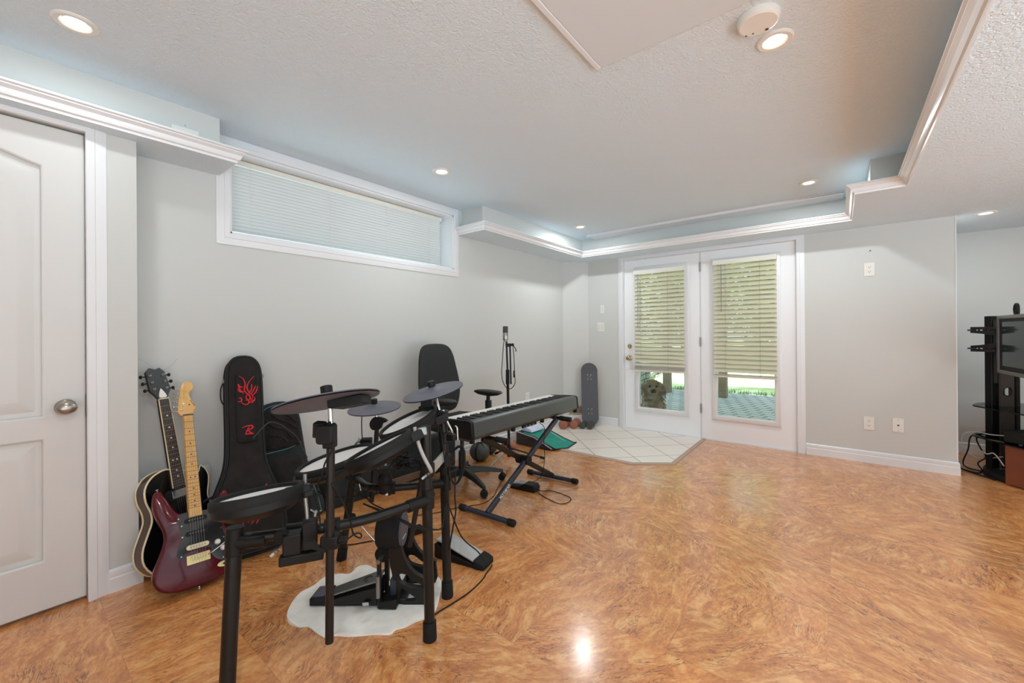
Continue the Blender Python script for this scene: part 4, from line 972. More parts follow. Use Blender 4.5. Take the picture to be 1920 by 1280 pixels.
# near pad mount
block((1.478, -4.190, 0.675), (-0.207, 0.026, 0.978), (0.4, 0.9, 0), (0.07, 0.055, 0.035))
rod([(1.470, -4.165, 0.720), (1.476, -4.168, 0.66), (1.484, -4.166, 0.60), (1.490, -4.168, 0.545)], 0.0058, 'steel_grey')
block((1.508, -4.172, 0.672), (-0.2, 0.0, 0.98), (0.4, 0.9, 0), (0.03, 0.022, 0.02))
block((1.474, -4.205, 0.520), (0, 0, 1), (0.5, 0.85, 0), (0.050, 0.045, 0.075), 'clamp_body')
block((1.500, -4.165, 0.545), (0, 0, 1), (0.5, 0.85, 0), (0.040, 0.040, 0.085), 'clamp_body')
block((1.500, -4.190, 0.485), (0, 0, 1), (0.5, 0.85, 0), (0.12, 0.03, 0.028), 'clamp_body')
wing((1.455, -4.24, 0.515), (0.7, -0.6, -0.1)); wing((1.50, -4.15, 0.592), (0, 0.2, 1))
b = MB(); b.cyl((1.452, -4.222, 0.548), (1.462, -4.235, 0.548), 0.022, seg=20); obj('clamp_knob', b, 'black_rubber', K, bev=0.002)
# leaning tom mount on the near upright
block((1.566, -3.820, 0.783), (-0.34, -0.26, 0.904), (0.5, 0.85, 0.3), (0.062, 0.05, 0.034))
rod([(1.560, -3.815, 0.815), (1.572, -3.812, 0.768), (1.582, -3.797, 0.715), (1.592, -3.772, 0.660), (1.580, -3.757, 0.642)], 0.0068, 'silver_paint')
block((1.585, -3.80, 0.80), (-0.2, 0, 1), (0.5, 0.85, 0), (0.03, 0.03, 0.03), 'clamp_body', 'steel_grey')
wing((1.563, -3.765, 0.63), (0.6, -0.7, 0))
# far tom mount
block((1.436, -3.580, 0.793), (-0.224, -0.323, 0.919), (0.6, 0.75, 0.2), (0.055, 0.055, 0.036))
rod([(1.435, -3.565, 0.825), (1.440, -3.548, 0.775), (1.449, -3.527, 0.725), (1.440, -3.53, 0.70)], 0.0055)
block((1.440, -3.530, 0.704), (0, 0, 1), (1, 0.2, 0), (0.055, 0.03, 0.028), 'clamp_body')
rod([(1.458, -3.518, 0.752), (1.466, -3.514, 0.745), (1.467, -3.513, 0.72), (1.468, -3.512, 0.692)], 0.0038)
# far bar ball clamp under the leaning tom
b = MB(); b.sph((1.275, -3.745, 0.545), 0.030, (1, 1, 1.3)); b.cyl((1.275, -3.745, 0.49), (1.275, -3.745, 0.58), 0.024, seg=20); obj('ball_clamp', b, 'black_plastic', K, sm=60)
block((1.275, -3.745, 0.588), (0, 0, 1), (0.7, -0.7, 0), (0.075, 0.045, 0.020), 'clamp_body'); wing((1.272, -3.742, 0.60), (0, 0.1, 1))
rod([(1.27, -3.75, 0.58), (1.20, -3.80, 0.595), (1.12, -3.85, 0.60)], 0.006, 'black_metal')
block((1.015, -3.670, 0.638), (0, 0, 1), (0.7, 0.7, 0), (0.05, 0.04, 0.05), 'clamp_body'); wing((0.99, -3.69, 0.645), (-1, 0, 0))
# bundle of wires and clips under the leaning tom
rnd = random.Random(9)
for i in range(7):
    b = MB(); c = V((1.44, -3.77, 0.655)); pts = [tuple(c + V((rnd.uniform(-.055, .055), rnd.uniform(-.05, .05), rnd.uniform(-.022, .022)))) for _ in range(6)]
    b.tube(smooth(pts, 5, True), 0.0035, 6, closed=True); obj('cable_bundle', b, 'black_plastic', K)

def cymbal(c, n, R, cut=False):
    c, n = V(c), V(n).normalized()
    b = MB(); b.lathe([(R, -0.004), (R * 0.99, -0.001), (R * 0.6, 0.005), (R * 0.28, 0.009), (R * 0.22, 0.015), (R * 0.10, 0.019), (0.001, 0.019), (0.001, 0.010), (R * 0.2, 0.004), (R * 0.6, -0.003), (R * 0.99, -0.008)], c, n, 64); p = obj('cymbal_pad', b, 'cymbal_rubber', K, sm=35)
    b = MB(); b.lathe([(0.013, 0.017), (0.017, 0.022), (0.017, 0.042), (0.012, 0.044), (0.001, 0.044)], c, n, 16); obj('cap_nut', b, 'black_plastic', p, sm=30)
    return p
cA = cymbal((1.583, -4.149, 0.958), (-0.306, 0.026, 0.952), 0.148)
n = V((-0.306, 0.026, 0.952)).normalized(); c = V((1.583, -4.149, 0.958)); s_ = V((0.62, 0.78, 0.17)).normalized()
b = MB(); b.prism([(0.02, -0.05), (0.115, -0.038), (0.115, 0.038), (0.02, 0.05)], frame(c, V((0.78, 0.62, 0.17)), n.cross(V((0.78, 0.62, 0.17)).normalized())), -0.030, -0.004); obj('trigger_box', b, 'black_plastic', cA, bev=0.003)
cB = cymbal((0.911, -3.558, 0.782), (0.034, -0.111, 0.993), 0.130)
cC = cymbal((1.377, -3.571, 0.905), (-0.100, -0.229, 0.968), 0.133)
# cymbal booms
b = MB(); b.cyl((1.598, -4.149, 0.865), (1.591, -4.154, 0.250), 0.0118, seg=18); obj('boom_pole', b, 'black_metal', K)
rod([(1.598, -4.149, 0.86), (1.597, -4.149, 0.91), (1.592, -4.149, 0.965)], 0.0070)
b = MB(); b.prism(rrect(-0.024, 0.024, -0.026, 0.030, 0.01), frame((1.60, -4.165, 0.862), (0.78, 0.62, 0), (0, 0, 1)), -0.026, 0.016); obj('boom_tilter', b, 'black_plastic', K, bev=0.004)
block((1.578, -4.172, 0.875), (0.1, 0, 1), (0.78, 0.62, 0), (0.03, 0.03, 0.045), 'tilter_knob')
block((1.595, -4.15, 0.835), (0, 0, 1), (0.78, 0.62, 0), (0.033, 0.033, 0.03), 'pole_collar')
block((1.590, -4.146, 0.545), (0, 0, 1), (0.78, 0.62, 0), (0.050, 0.042, 0.036), 'pole_clamp')
b = MB(); b.cyl((1.60, -4.14, 0.545), (1.628, -4.118, 0.548), 0.010, seg=14); obj('clamp_knob', b, 'black_plastic', K, bev=0.002)
b = MB(); b.bar((1.585, -4.158, 0.520), (1.545, -4.205, 0.545), 0.012, 0.012); obj('memory_arm', b, 'black_plastic', K)
b = MB(); b.cyl((0.921, -3.550, 0.690), (0.897, -3.569, 0.302), 0.0115, seg=18); obj('boom_pole', b, 'black_metal', K)
rod([(0.921, -3.55, 0.70), (0.918, -3.552, 0.74), (0.912, -3.557, 0.79)], 0.006)
b = MB(); b.prism(smooth(cm([(-2, -3), (2, -2.6), (3.0, 0), (5.4, 1.0), (4.2, 2.2), (1.0, 3.2), (-1.6, 3.0), (-3.4, 0)]), 3), frame((0.922, -3.552, 0.700), (0.78, 0.62, 0), (0, 0, 1)), -0.016, 0.016); obj('boom_tilter', b, 'black_plastic', K, sm=50, bev=0.003)
b = MB(); b.cyl((1.375, -3.700, 0.277), (1.414, -3.640, 0.655), 0.0105, seg=16); obj('boom_pole', b, 'black_metal', K)
rod([(1.417, -3.564, 0.80), (1.400, -3.564, 0.845), (1.386, -3.565, 0.885), (1.378, -3.57, 0.915)], 0.0065)
block((1.425, -3.560, 0.80), (0.1, 0, 1), (0.78, 0.62, 0), (0.045, 0.05, 0.045), 'boom_tilter')
block((1.355, -3.585, 0.855), (0, 0, 1), (0.78, 0.62, 0), (0.05, 0.04, 0.045), 'trigger_box'); block((1.345, -3.575, 0.825), (0, 0, 1), (0.78, 0.62, 0), (0.075, 0.03, 0.02), 'trigger_bracket')
# cables hanging from the rack
def cable(pts, r=0.0032, m='black_rubber', n=5):
    b = MB(); b.tube(smooth(pts, n, False), r, 6); return obj('cable', b, m, K, sm=80)
cable([(1.405, -3.565, 0.80), (1.454, -3.573, 0.60), (1.470, -3.575, 0.45), (1.483, -3.560, 0.384), (1.500, -3.52, 0.28), (1.455, -3.38, 0.15), (1.40, -3.275, 0.045)])
for k in range(3): cable([(1.42, -3.50, 0.63), (1.445 + 0.007 * k, -3.48, 0.655), (1.468 + 0.010 * k, -3.49, 0.615), (1.474 + 0.006 * k, -3.50, 0.55), (1.46, -3.52, 0.50), (1.43, -3.53, 0.55), (1.435, -3.51, 0.61)], 0.004)
cable([(1.45, -3.51, 0.55), (1.486, -3.548, 0.463), (1.488, -3.546, 0.40), (1.474, -3.55, 0.327), (1.443, -3.545, 0.22)])
for k in range(2): cable([(1.36, -3.90, 0.515), (1.489, -3.864, 0.495 - .006 * k), (1.555, -3.815, 0.456 - .006 * k), (1.580, -3.763, 0.431), (1.545, -3.675, 0.394), (1.465, -3.590, 0.41), (1.447, -3.55, 0.455)], 0.003)
cable([(1.612, -4.155, 0.72), (1.614, -4.13, 0.673), (1.560, -4.068, 0.566), (1.566, -4.061, 0.524), (1.564, -4.036, 0.501), (1.566, -4.035, 0.514), (1.570, -4.058, 0.524), (1.585, -4.110, 0.522), (1.592, -4.172, 0.530), (1.568, -4.185, 0.553)], 0.0026)
cable([(1.610, -4.157, 0.90), (1.618, -4.152, 0.83), (1.600, -4.168, 0.78), (1.585, -4.17, 0.74), (1.560, -4.165, 0.72), (1.552, -4.168, 0.68), (1.556, -4.165, 0.622), (1.565, -4.165, 0.587)], 0.0026)
cable([(0.862, -3.597, 0.765), (0.859, -3.599, 0.70), (0.866, -3.600, 0.62), (0.95, -3.64, 0.60)], 0.0026)
cable([(1.17, -3.85, 0.56), (1.20, -3.83, 0.50), (1.25, -3.80, 0.475), (1.262, -3.765, 0.52)], 0.0028)
cable([(1.20, -3.80, 0.50), (1.26, -3.81, 0.47), (1.34, -3.79, 0.45), (1.42, -3.79, 0.47), (1.50, -3.77, 0.50)], 0.0028)
cable([(1.05, -3.93, 0.56), (1.10, -3.93, 0.50), (1.20, -3.84, 0.485), (1.26, -3.78, 0.53)], 0.0026)
cable([(1.43, -3.545, 0.64), (1.435, -3.555, 0.56), (1.44, -3.56, 0.46), (1.43, -3.555, 0.36), (1.45, -3.565, 0.30)], 0.0028)
b = MB(); b.lathe([(0.004, 0), (0.004, 0.012), (0.0028, 0.013), (0.0028, 0.028), (0.001, 0.03)], (1.176, -3.797, 0.492), (-0.2, -0.2, 1), 10); obj('jack_plug', b, 'chrome', K)

# ---- white mat under the pedal
MO = [(0.983, -4.018), (1.038, -4.035), (1.095, -4.021), (1.122, -3.997), (1.188, -3.993), (1.238, -3.983), (1.256, -3.955), (1.301, -3.926), (1.364, -3.864), (1.412, -3.826), (1.41, -3.795), (1.427, -3.763), (1.436, -3.718), (1.458, -3.649), (1.401, -3.564), (1.329, -3.484), (1.243, -3.454), (1.149, -3.458), (1.119, -3.515), (1.054, -3.561), (1.006, -3.603), (0.923, -3.609), (0.898, -3.646), (0.918, -3.705), (0.877, -3.737), (0.86, -3.789), (0.874, -3.851), (0.884, -3.904), (0.908, -3.956), (0.943, -3.991)]
mo = smooth(MO, 4); cx = sum(p[0] for p in mo) / len(mo); cy = sum(p[1] for p in mo) / len(mo)
b = MB(); rings = []
for k, t in enumerate((1.0, 1.0, 0.97, 0.9, 0.75, 0.5, 0.2, 0.02)):
    ring = []
    for i, (x, y) in enumerate(mo):
        lift = 0.006 + 0.010 * max(0, math.sin(i * 0.42) * math.sin(i * 0.17 + 1)) if t >= 0.97 else 0.005
        ring.append(V((cx + (x - cx) * t, cy + (y - cy) * t, 0.001 if k == 0 else lift)))
    rings.append(ring)
b._grid(rings); tag(obj('floor_mat', b, 'mat_cloth', sm=60), 'white wavy edged mat on the floor under the kick pedal', 'mat')

# ---- kick pad on its stand
D = V((0.79, 0.61, 0)).normalized(); S_ = V((-0.61, 0.79, 0)).normalized(); O = V((1.276, -3.690, 0.007))
T = thing('kick_pad', 'round black kick drum pad on an arched stand on the white mat', 'kick drum pad', O)
c = V((1.242, -3.682, 0.305))
b = MB(); b.lathe([(0.070, -0.060), (0.078, -0.052), (0.078, 0.030), (0.072, 0.040), (0.001, 0.040), (0.001, -0.060)], c, D, 48); obj('pad_shell', b, 'black_rubber', T, sm=35)
b = MB(); b.lathe([(0.068, 0.040), (0.068, 0.046), (0.060, 0.047), (0.001, 0.047)], c, D, 48); bp_ = obj('back_plate', b, 'cymbal_rubber', T, sm=30)
b = MB(); b.tube([c + D * 0.0478 + S_ * (-0.030 + i * 0.006) + V((0, 0, -0.030 + 0.004 * (i % 2))) for i in range(8)], 0.0014, 5); obj('lettering', b, 'white_plastic', bp_)
def plate_holes(mb, fr, outer, holes, h0, h1):
    bm = mb.bm; es = []
    for lp in [outer] + holes:
        vs = [bm.verts.new(fr(x, y, h0)) for x, y in lp]
        es += [bm.edges.new((vs[i], vs[(i + 1) % len(vs)])) for i in range(len(vs))]
    r = bmesh.ops.triangle_fill(bm, use_beauty=True, edges=es)
    e = bmesh.ops.extrude_face_region(bm, geom=[f for f in r['geom'] if isinstance(f, bmesh.types.BMFace)])
    dv = fr(0, 0, h1) - fr(0, 0, h0)
    bmesh.ops.translate(bm, verts=[v for v in e['geom'] if isinstance(v, bmesh.types.BMVert)], vec=dv)
arch_o = smooth([(-0.035, 0.275), (0.015, 0.262), (0.030, 0.215), (0.055, 0.160), (0.090, 0.125), (0.135, 0.100), (0.138, 0.080), (0.136, 0.0), (0.012, 0.0), (0.0, 0.03), (-0.012, 0.10), (-0.028, 0.18)], 3)
arch_h = [smooth([(0.012, 0.125), (0.040, 0.125), (0.075, 0.098), (0.118, 0.076), (0.100, 0.070), (0.050, 0.078), (0.016, 0.094)], 2), smooth([(0.016, 0.070), (0.045, 0.052), (0.085, 0.022), (0.06, 0.014), (0.024, 0.014), (0.016, 0.03)], 2)]
for s in (-0.008, 0.142):
    b = MB(); plate_holes(b, frame(O + S_ * s, D, V((0, 0, 1))), arch_o, arch_h, -0.011, 0.011); obj('stand_arch', b, 'black_metal', T, sm=30, bev=0.002)
b = MB(); b.bar(O + V((0, 0, 0.012)) + D * 0.015 - S_ * 0.02, O + V((0, 0, 0.012)) + D * 0.015 + S_ * 0.17, 0.05, 0.02); obj('base_plate', b, 'black_metal', T, bev=0.003)
b = MB(); b.bar(O + V((0, 0, 0.26)) - S_ * 0.01, O + V((0, 0, 0.26)) + S_ * 0.16, 0.022, 0.03); obj('cross_bar', b, 'black_metal', T, bev=0.003)

# ---- kick pedal
H = V((0.985, -3.905, 0.010)); A = (V((1.245, -3.712, 0.010)) - H).normalized(); Bx = V((-A.y, A.x, 0))
fp = frame(H, A, Bx)                       # x along the pedal, y sideways, z up
T = thing('kick_pedal', 'black kick drum pedal with chain on the white mat', 'drum pedal', H)
def wedge(mb, x0, x1, w0, w1, z0a, z1a, z0b, z1b):
    mb._grid([[fp(x0, -w0, z0a), fp(x0, w0, z0a), fp(x0, w0, z1a), fp(x0, -w0, z1a)], [fp(x1, -w1, z0b), fp(x1, w1, z0b), fp(x1, w1, z1b), fp(x1, -w1, z1b)]])
b = MB(); wedge(b, 0.05, 0.33, 0.044, 0.036, 0.0, 0.016, 0.0, 0.012); obj('base_plate', b, 'black_metal', T, bev=0.002)
b = MB(); wedge(b, 0.0, 0.075, 0.046, 0.044, 0.0, 0.030, 0.0, 0.038); hl = obj('heel_plate', b, 'black_plastic', T, bev=0.004)
b = MB(); wedge(b, 0.008, 0.060, 0.036, 0.036, 0.0305, 0.0335, 0.037, 0.040); obj('grip_pad', b, 'cymbal_rubber', hl)
b = MB(); wedge(b, 0.078, 0.295, 0.034, 0.047, 0.030, 0.037, 0.105, 0.113); ft = obj('foot_board', b, 'steel_grey', T, bev=0.002)
b = MB(); b.tube([fp(0.235 + 0.016 * math.cos(t * 0.45), 0.016 * math.sin(t * 0.45), 0.094 + 0.35 * 0.016 * math.cos(t * 0.45)) for t in range(12)], 0.0024, 6); obj('logo_ring', b, 'slot_dark', ft)
b = MB(); wedge(b, 0.10, 0.29, 0.046, 0.050, 0.012, 0.028, 0.012, 0.085); obj('side_rail', b, 'black_metal', T, bev=0.003)
for s in (-1, 1):
    b = MB(); b.cyl(fp(0.30, s * 0.046, 0.0), fp(0.30, s * 0.046, 0.20), 0.0095, seg=14); obj('upright', b, 'black_metal', T)
    b = MB(); b.tube([fp(0.30, s * 0.060, 0.05), fp(0.30, s * 0.062, 0.14)], 0.009, 10); obj('spring', b, 'steel_grey', T)
b = MB(); b.cyl(fp(0.30, -0.060, 0.195), fp(0.30, 0.060, 0.195), 0.009, seg=14); obj('axle', b, 'steel_grey', T)
b = MB(); b.lathe([(0.030, -0.012), (0.033, -0.008), (0.033, 0.008), (0.030, 0.012), (0.001, 0.012), (0.001, -0.012)], fp(0.30, 0, 0.200), Bx, 24); obj('cam', b, 'black_plastic', T, sm=30)
b = MB()
for i in range(10): b.torus(fp(0.272 + 0.001 * i, 0, 0.205 - i * 0.0105), (Bx if i % 2 else A), 0.0055, 0.002, 10, 6)
obj('chain', b, 'steel_grey', T)
b = MB(); b.tube([fp(0.305, 0.008, 0.205), fp(0.24, 0.014, 0.27), fp(0.165, 0.02, 0.345)], 0.0032, 8); obj('beater_shaft', b, 'chrome', T)
b = MB(); b.sph(fp(0.160, 0.02, 0.350), 0.014, (1, 1, 1)); obj('beater', b, 'black_rubber', T)
b = MB(); wedge(b, 0.30, 0.375, 0.060, 0.060, 0.0, 0.028, 0.0, 0.040); obj('hoop_clamp', b, 'black_plastic', T, bev=0.004)
b = MB(); b.bar(fp(0.235, -0.06, 0.022), fp(0.262, -0.062, 0.026), 0.006, 0.014); obj('wing_bolt', b, 'chrome', T)
b = MB(); wedge(b, 0.335, 0.365, 0.02, 0.02, 0.03, 0.10, 0.03, 0.10); obj('stand_bracket', b, 'stand_blue_black', T, bev=0.004)

# ---- hi-hat pedal
H = V((1.110, -3.300, 0.0)); A = (V((1.398, -3.245, 0)) - H).normalized(); Bx = V((-A.y, A.x, 0)); fp = frame(H, A, Bx)
T = thing('hi_hat_pedal', 'silver topped hi-hat pedal on the floor behind the drum kit legs', 'drum pedal', H)
b = MB(); b._grid([[fp(x, -w, 0.0), fp(x, w, 0.0), fp(x, w, z), fp(x, -w, z)] for x, w, z in ((0, 0.052, 0.070), (0.02, 0.055, 0.074), (0.10, 0.054, 0.040), (0.24, 0.050, 0.018))]); obj('pedal_base', b, 'black_plastic', T, bev=0.004)
b = MB(); b._grid([[fp(x, -w, z), fp(x, w, z), fp(x, w, z + 0.010), fp(x, -w, z + 0.010)] for x, w, z in ((0.004, 0.045, 0.082), (0.04, 0.050, 0.082), (0.245, 0.048, 0.026))]); obj('foot_board', b, 'silver_paint', T, bev=0.003)
b = MB(); b._grid([[fp(x, -w, 0.0), fp(x, w, 0.0), fp(x, w, z), fp(x, -w, z)] for x, w, z in ((0.238, 0.054, 0.044), (0.27, 0.054, 0.036), (0.298, 0.048, 0.028))]); obj('toe_block', b, 'black_rubber', T, bev=0.006)
# floor cables
def floor_cable(name, label, pts, r=0.003, m='black_rubber'):
    b = MB(); b.tube(smooth(pts, 6, False), r, 6); return tag(obj(name, b, m, sm=80), label, 'cable')
floor_cable('pedal_cable', 'thin black cable looping over the floor from the hi-hat pedal', [(1.415, -3.235, 0.010), (1.42, -3.25, 0.005), (1.435, -3.30, 0.004), (1.454, -3.345, 0.004), (1.472, -3.45, 0.004), (1.469, -3.56, 0.004), (1.463, -3.64, 0.004), (1.472, -3.70, 0.004)])
T = thing('power_adapter', 'small black power adapter brick on the floor behind the kick pad', 'power adapter', (0.83, -3.27, 0))
b = MB(); b.box((0.83, -3.27, 0.018), (0.055, 0.13, 0.034), Matrix.Rotation(-0.25, 3, 'Z')); obj('adapter_body', b, 'black_plastic', T, bev=0.004)
b = MB(); b.tube(smooth([(0.815, -3.338, 0.015), (0.80, -3.38, 0.004), (0.726, -3.452, 0.004), (0.67, -3.547, 0.004), (0.618, -3.60, 0.004), (0.602, -3.69, 0.004), (0.56, -3.80, 0.004)], 5, False), 0.003, 6); obj('cord', b, 'black_rubber', T)

# ================================================================ DIGITAL PIANO ON ITS X STAND
KY0, KY1 = -3.030, -1.775
T = thing('digital_piano', 'black digital piano with full keyboard on a folding X stand', 'keyboard', (0.95, -2.40, 0.515))
def xprism(mb, prof, y0, y1): return mb._grid([[V((x, y, z)) for x, z in prof] for y in (y0, y1)])
b = MB(); xprism(b, [(1.072, 0.528), (1.086, 0.545), (1.078, 0.626), (1.066, 0.636), (1.040, 0.640), (1.036, 0.610), (0.812, 0.598), (0.806, 0.560), (0.812, 0.532)], KY0 + 0.026, KY1 - 0.026); obj('case', b, 'keyboard_case', T, bev=0.003)
for y0, y1 in ((KY0, KY0 + 0.026), (KY1 - 0.026, KY1)):
    b = MB(); xprism(b, [(1.072, 0.528), (1.086, 0.545), (1.078, 0.626), (1.066, 0.636), (1.040, 0.640), (0.82, 0.626), (0.806, 0.600), (0.806, 0.545), (0.812, 0.532)], y0, y1); obj('end_block', b, 'black_plastic', T, bev=0.004)
b = MB(); xprism(b, [(1.072, 0.528), (1.050, 0.515), (0.83, 0.515), (0.812, 0.530)], KY0 + 0.004, KY1 - 0.004); obj('base_tray', b, 'keyboard_base', T, bev=0.002)
KW = (KY1 - KY0 - 0.060) / 52; ky = KY0 + 0.030
for i in range(52):
    b = MB(); b.ab(0.818, 1.037, ky + i * KW + 0.0005, ky + (i + 1) * KW - 0.0005, 0.606, 0.626); obj('white_key', b, 'key_white', T, bev=0.0012)
for i in range(51):
    # lowest key is A; sharps follow every white key except E and B (low notes are at the -y end, player faces +x)
    if (i % 7) in (1, 4): continue
    yc = ky + (i + 1) * KW
    b = MB(); b._grid([[V((x, yc - w, z)) for x, w, z in ()] or [V((0.905, yc - 0.0052, 0.626)), V((0.905, yc + 0.0052, 0.626)), V((0.913, yc + 0.0042, 0.637)), V((0.913, yc - 0.0042, 0.637))], [V((1.036, yc - 0.0052, 0.626)), V((1.036, yc + 0.0052, 0.626)), V((1.036, yc + 0.0045, 0.638)), V((1.036, yc - 0.0045, 0.638))]]); obj('black_key', b, 'key_black', T, bev=0.001)
for y in (KY0 + 0.02, -2.62, -2.28, -2.12, -1.80):
    b = MB(); b.ab(1.052, 1.078, y - 0.010, y + 0.012, 0.503, 0.530); obj('foot_clip', b, 'black_rubber', T, bev=0.003)
b = MB(); b.ab(1.060, 1.074, -2.52, -2.36, 0.506, 0.528); obj('jack_panel', b, 'black_plastic', T, bev=0.002)
for i, y in enumerate((-2.49, -2.45, -2.41)):
    b = MB(); b.cyl((1.074, y, 0.517), (1.082, y, 0.517), 0.006, seg=12); obj('jack_socket', b, 'steel_grey', T)

T = thing('keyboard_stand', 'folding X keyboard stand with blue black legs carrying the digital piano', 'stand', (1.0, -2.43, 0))
def foot_bar(p0, p1):
    p0, p1 = V(p0), V(p1); d = (p1 - p0).normalized()
    b = MB(); b.cyl(p0 + d * 0.02, p1 - d * 0.02, 0.0165, seg=18); f = obj('foot_bar', b, 'stand_blue_black', T)
    for c, s in ((p0, 1), (p1, -1)):
        b = MB(); b.lathe([(0.001, 0), (0.016, 0.001), (0.0205, 0.006), (0.0205, 0.045), (0.0185, 0.05), (0.0165, 0.05)], c, d * s, 20); obj('rubber_foot', b, 'black_rubber', f, sm=30)
foot_bar((0.808, -2.862, 0.021), (1.248, -2.838, 0.021)); foot_bar((0.752, -2.036, 0.021), (1.200, -2.000, 0.021))
for p0, p1, nm in (((1.035, -2.848, 0.030), (1.035, -2.030, 0.488), 'a'), ((0.985, -2.020, 0.030), (0.985, -2.830, 0.488), 'b')):
    b = MB(); b.bar(p0, p1, 0.024, 0.036); arm = obj('cross_arm', b, 'stand_blue_black' if nm == 'a' else 'black_metal', T, bev=0.004)
    if nm == 'a':
        d = (V(p1) - V(p0)).normalized(); upn = V((1, 0, 0)); pr = d.cross(upn)
        text_mesh('lettering', 'QUIKLOK', 0.028, frame(V(p0) + d * 0.185 + V((0.0125, 0, 0)), -d, V((0, d.z, -d.y))), 'lettering_white', T)
b = MB(); b.cyl((0.955, -2.430, 0.260), (1.060, -2.430, 0.260), 0.032, seg=24); obj('pivot', b, 'black_plastic', T, bev=0.004)
for y, x1 in ((-2.818, 1.190), (-2.036, 1.165)):
    b = MB(); b.cyl((0.82, y, 0.4955), (x1 - 0.03, y, 0.4955), 0.0125, seg=16); s = obj('support_tube', b, 'black_metal', T)
    b = MB(); b.lathe([(0.001, 0), (0.017, 0.002), (0.0185, 0.008), (0.0185, 0.10), (0.0125, 0.102)], (x1, y, 0.4955), (-1, 0, 0), 20); obj('rubber_grip', b, 'black_rubber', s, sm=30)
# sustain pedal
A = V((-0.72, -0.08, 0)); H = V((1.035, -2.305, 0)); A.normalize(); fp = frame(H, A, V((-A.y, A.x, 0)))
T = thing('sustain_pedal', 'black sustain pedal with a metal foot lever under the piano', 'pedal', H)
b = MB(); b._grid([[fp(x, -w, 0), fp(x, w, 0), fp(x, w, z), fp(x, -w, z)] for x, w, z in ((0, 0.038, 0.040), (0.012, 0.042, 0.052), (0.09, 0.042, 0.052), (0.135, 0.042, 0.020), (0.235, 0.042, 0.010))]); obj('pedal_body', b, 'black_plastic', T, bev=0.004)
b = MB(); b._grid([[fp(x, -w, z), fp(x, w, z), fp(x, w, z + 0.010), fp(x, -w, z + 0.010)] for x, w, z in ((0.085, 0.022, 0.040), (0.15, 0.026, 0.040), (0.205, 0.032, 0.032), (0.228, 0.022, 0.027))]); obj('foot_lever', b, 'silver_paint', T, bev=0.003)
b = MB(); b.tube(smooth([(1.038, -2.30, 0.02), (1.06, -2.285, 0.006), (1.118, -2.235, 0.004), (1.237, -2.245, 0.004), (1.296, -2.271, 0.004), (1.317, -2.335, 0.004), (1.285, -2.393, 0.004), (1.188, -2.377, 0.004), (1.079, -2.335, 0.004), (1.042, -2.318, 0.02)], 6, False), 0.0026, 6); obj('cord', b, 'black_rubber', T)
floor_cable('piano_cable', 'thin cable hanging from the digital piano down to the sustain pedal', [(1.055, -2.30, 0.506), (1.10, -2.30, 0.47), (1.118, -2.335, 0.38), (1.10, -2.30, 0.25), (1.02, -2.22, 0.10), (0.93, -2.16, 0.02), (0.90, -2.17, 0.004), (0.98, -2.20, 0.004), (1.02, -2.25, 0.02)], 0.0024)
floor_cable('power_cable', 'thin cable running over the floor past the chair caster to the piano stand foot', [(0.66, -3.10, 0.004), (0.74, -2.98, 0.004), (0.775, -2.87, 0.004), (0.83, -2.78, 0.004), (0.87, -2.70, 0.004), (0.84, -2.56, 0.004), (0.76, -2.42, 0.004), (0.64, -2.18, 0.004), (0.56, -2.07, 0.004)], 0.0024)

# ================================================================ OFFICE CHAIR
HC = V((0.497, -2.534, 0)); ang = 0.06
cf = lambda x, y, z=0.0: HC + V((x * math.cos(ang) - y * math.sin(ang), x * math.sin(ang) + y * math.cos(ang), z))
T = thing('office_chair', 'black office swivel chair with arms behind the digital piano', 'chair', HC)
b = MB(); b.cyl(cf(0, 0, 0.075), cf(0, 0, 0.26), 0.030, 0.026, seg=20); b.cyl(cf(0, 0, 0.25), cf(0, 0, 0.40), 0.015, seg=16); obj('gas_lift', b, 'chair_plastic', T)
for k in range(5):
    a = math.radians(-16 + 72 * k) - ang; u = lambda r, z: cf(r * math.cos(a), r * math.sin(a), z)
    b = MB(); sd = u(1, 0) - u(0, 0); sv = V((-sd.y, sd.x, 0))
    rings = []
    for r, z, w, h in ((0.02, 0.105, 0.030, 0.050), (0.10, 0.112, 0.028, 0.042), (0.20, 0.100, 0.024, 0.034), (0.29, 0.080, 0.018, 0.026), (0.325, 0.072, 0.014, 0.022)):
        c = u(r, z); rings.append([c - sv * w - V((0, 0, h / 2)), c + sv * w - V((0, 0, h / 2)), c + sv * w * 0.7 + V((0, 0, h / 2)), c - sv * w * 0.7 + V((0, 0, h / 2))])
    b._grid(rings); lg = obj('base_leg', b, 'chair_plastic', T, bev=0.004)
    b = MB(); c = u(0.318, 0.028); ax = V((0.68, -0.74, 0)) if k == 0 else (sv * 0.8 + sd * 0.5).normalized()
    for s in (-1, 1): b.cyl(c + ax * s * 0.003, c + ax * s * 0.026, 0.028, 0.024, seg=24)
    b.cyl(c, c + V((0, 0, 0.045)), 0.008, seg=10); obj('caster', b, 'black_rubber', lg)
b = MB(); b.prism(smooth([(-0.22, -0.16), (-0.20, -0.21), (-0.05, -0.245), (0.12, -0.245), (0.22, -0.21), (0.25, -0.12), (0.25, 0.12), (0.22, 0.21), (0.12, 0.245), (-0.05, 0.245), (-0.20, 0.21), (-0.22, 0.16)], 3), lambda x, y, z=0: cf(x, y, z), 0.435, 0.515, 0.03, 0.028); obj('seat', b, 'office_black', T, sm=60)
b = MB(); b.prism(rrect(-0.10, 0.10, -0.08, 0.08, 0.02), lambda x, y, z=0: cf(x, y, z), 0.385, 0.436); obj('seat_mechanism', b, 'chair_plastic', T, bev=0.006)
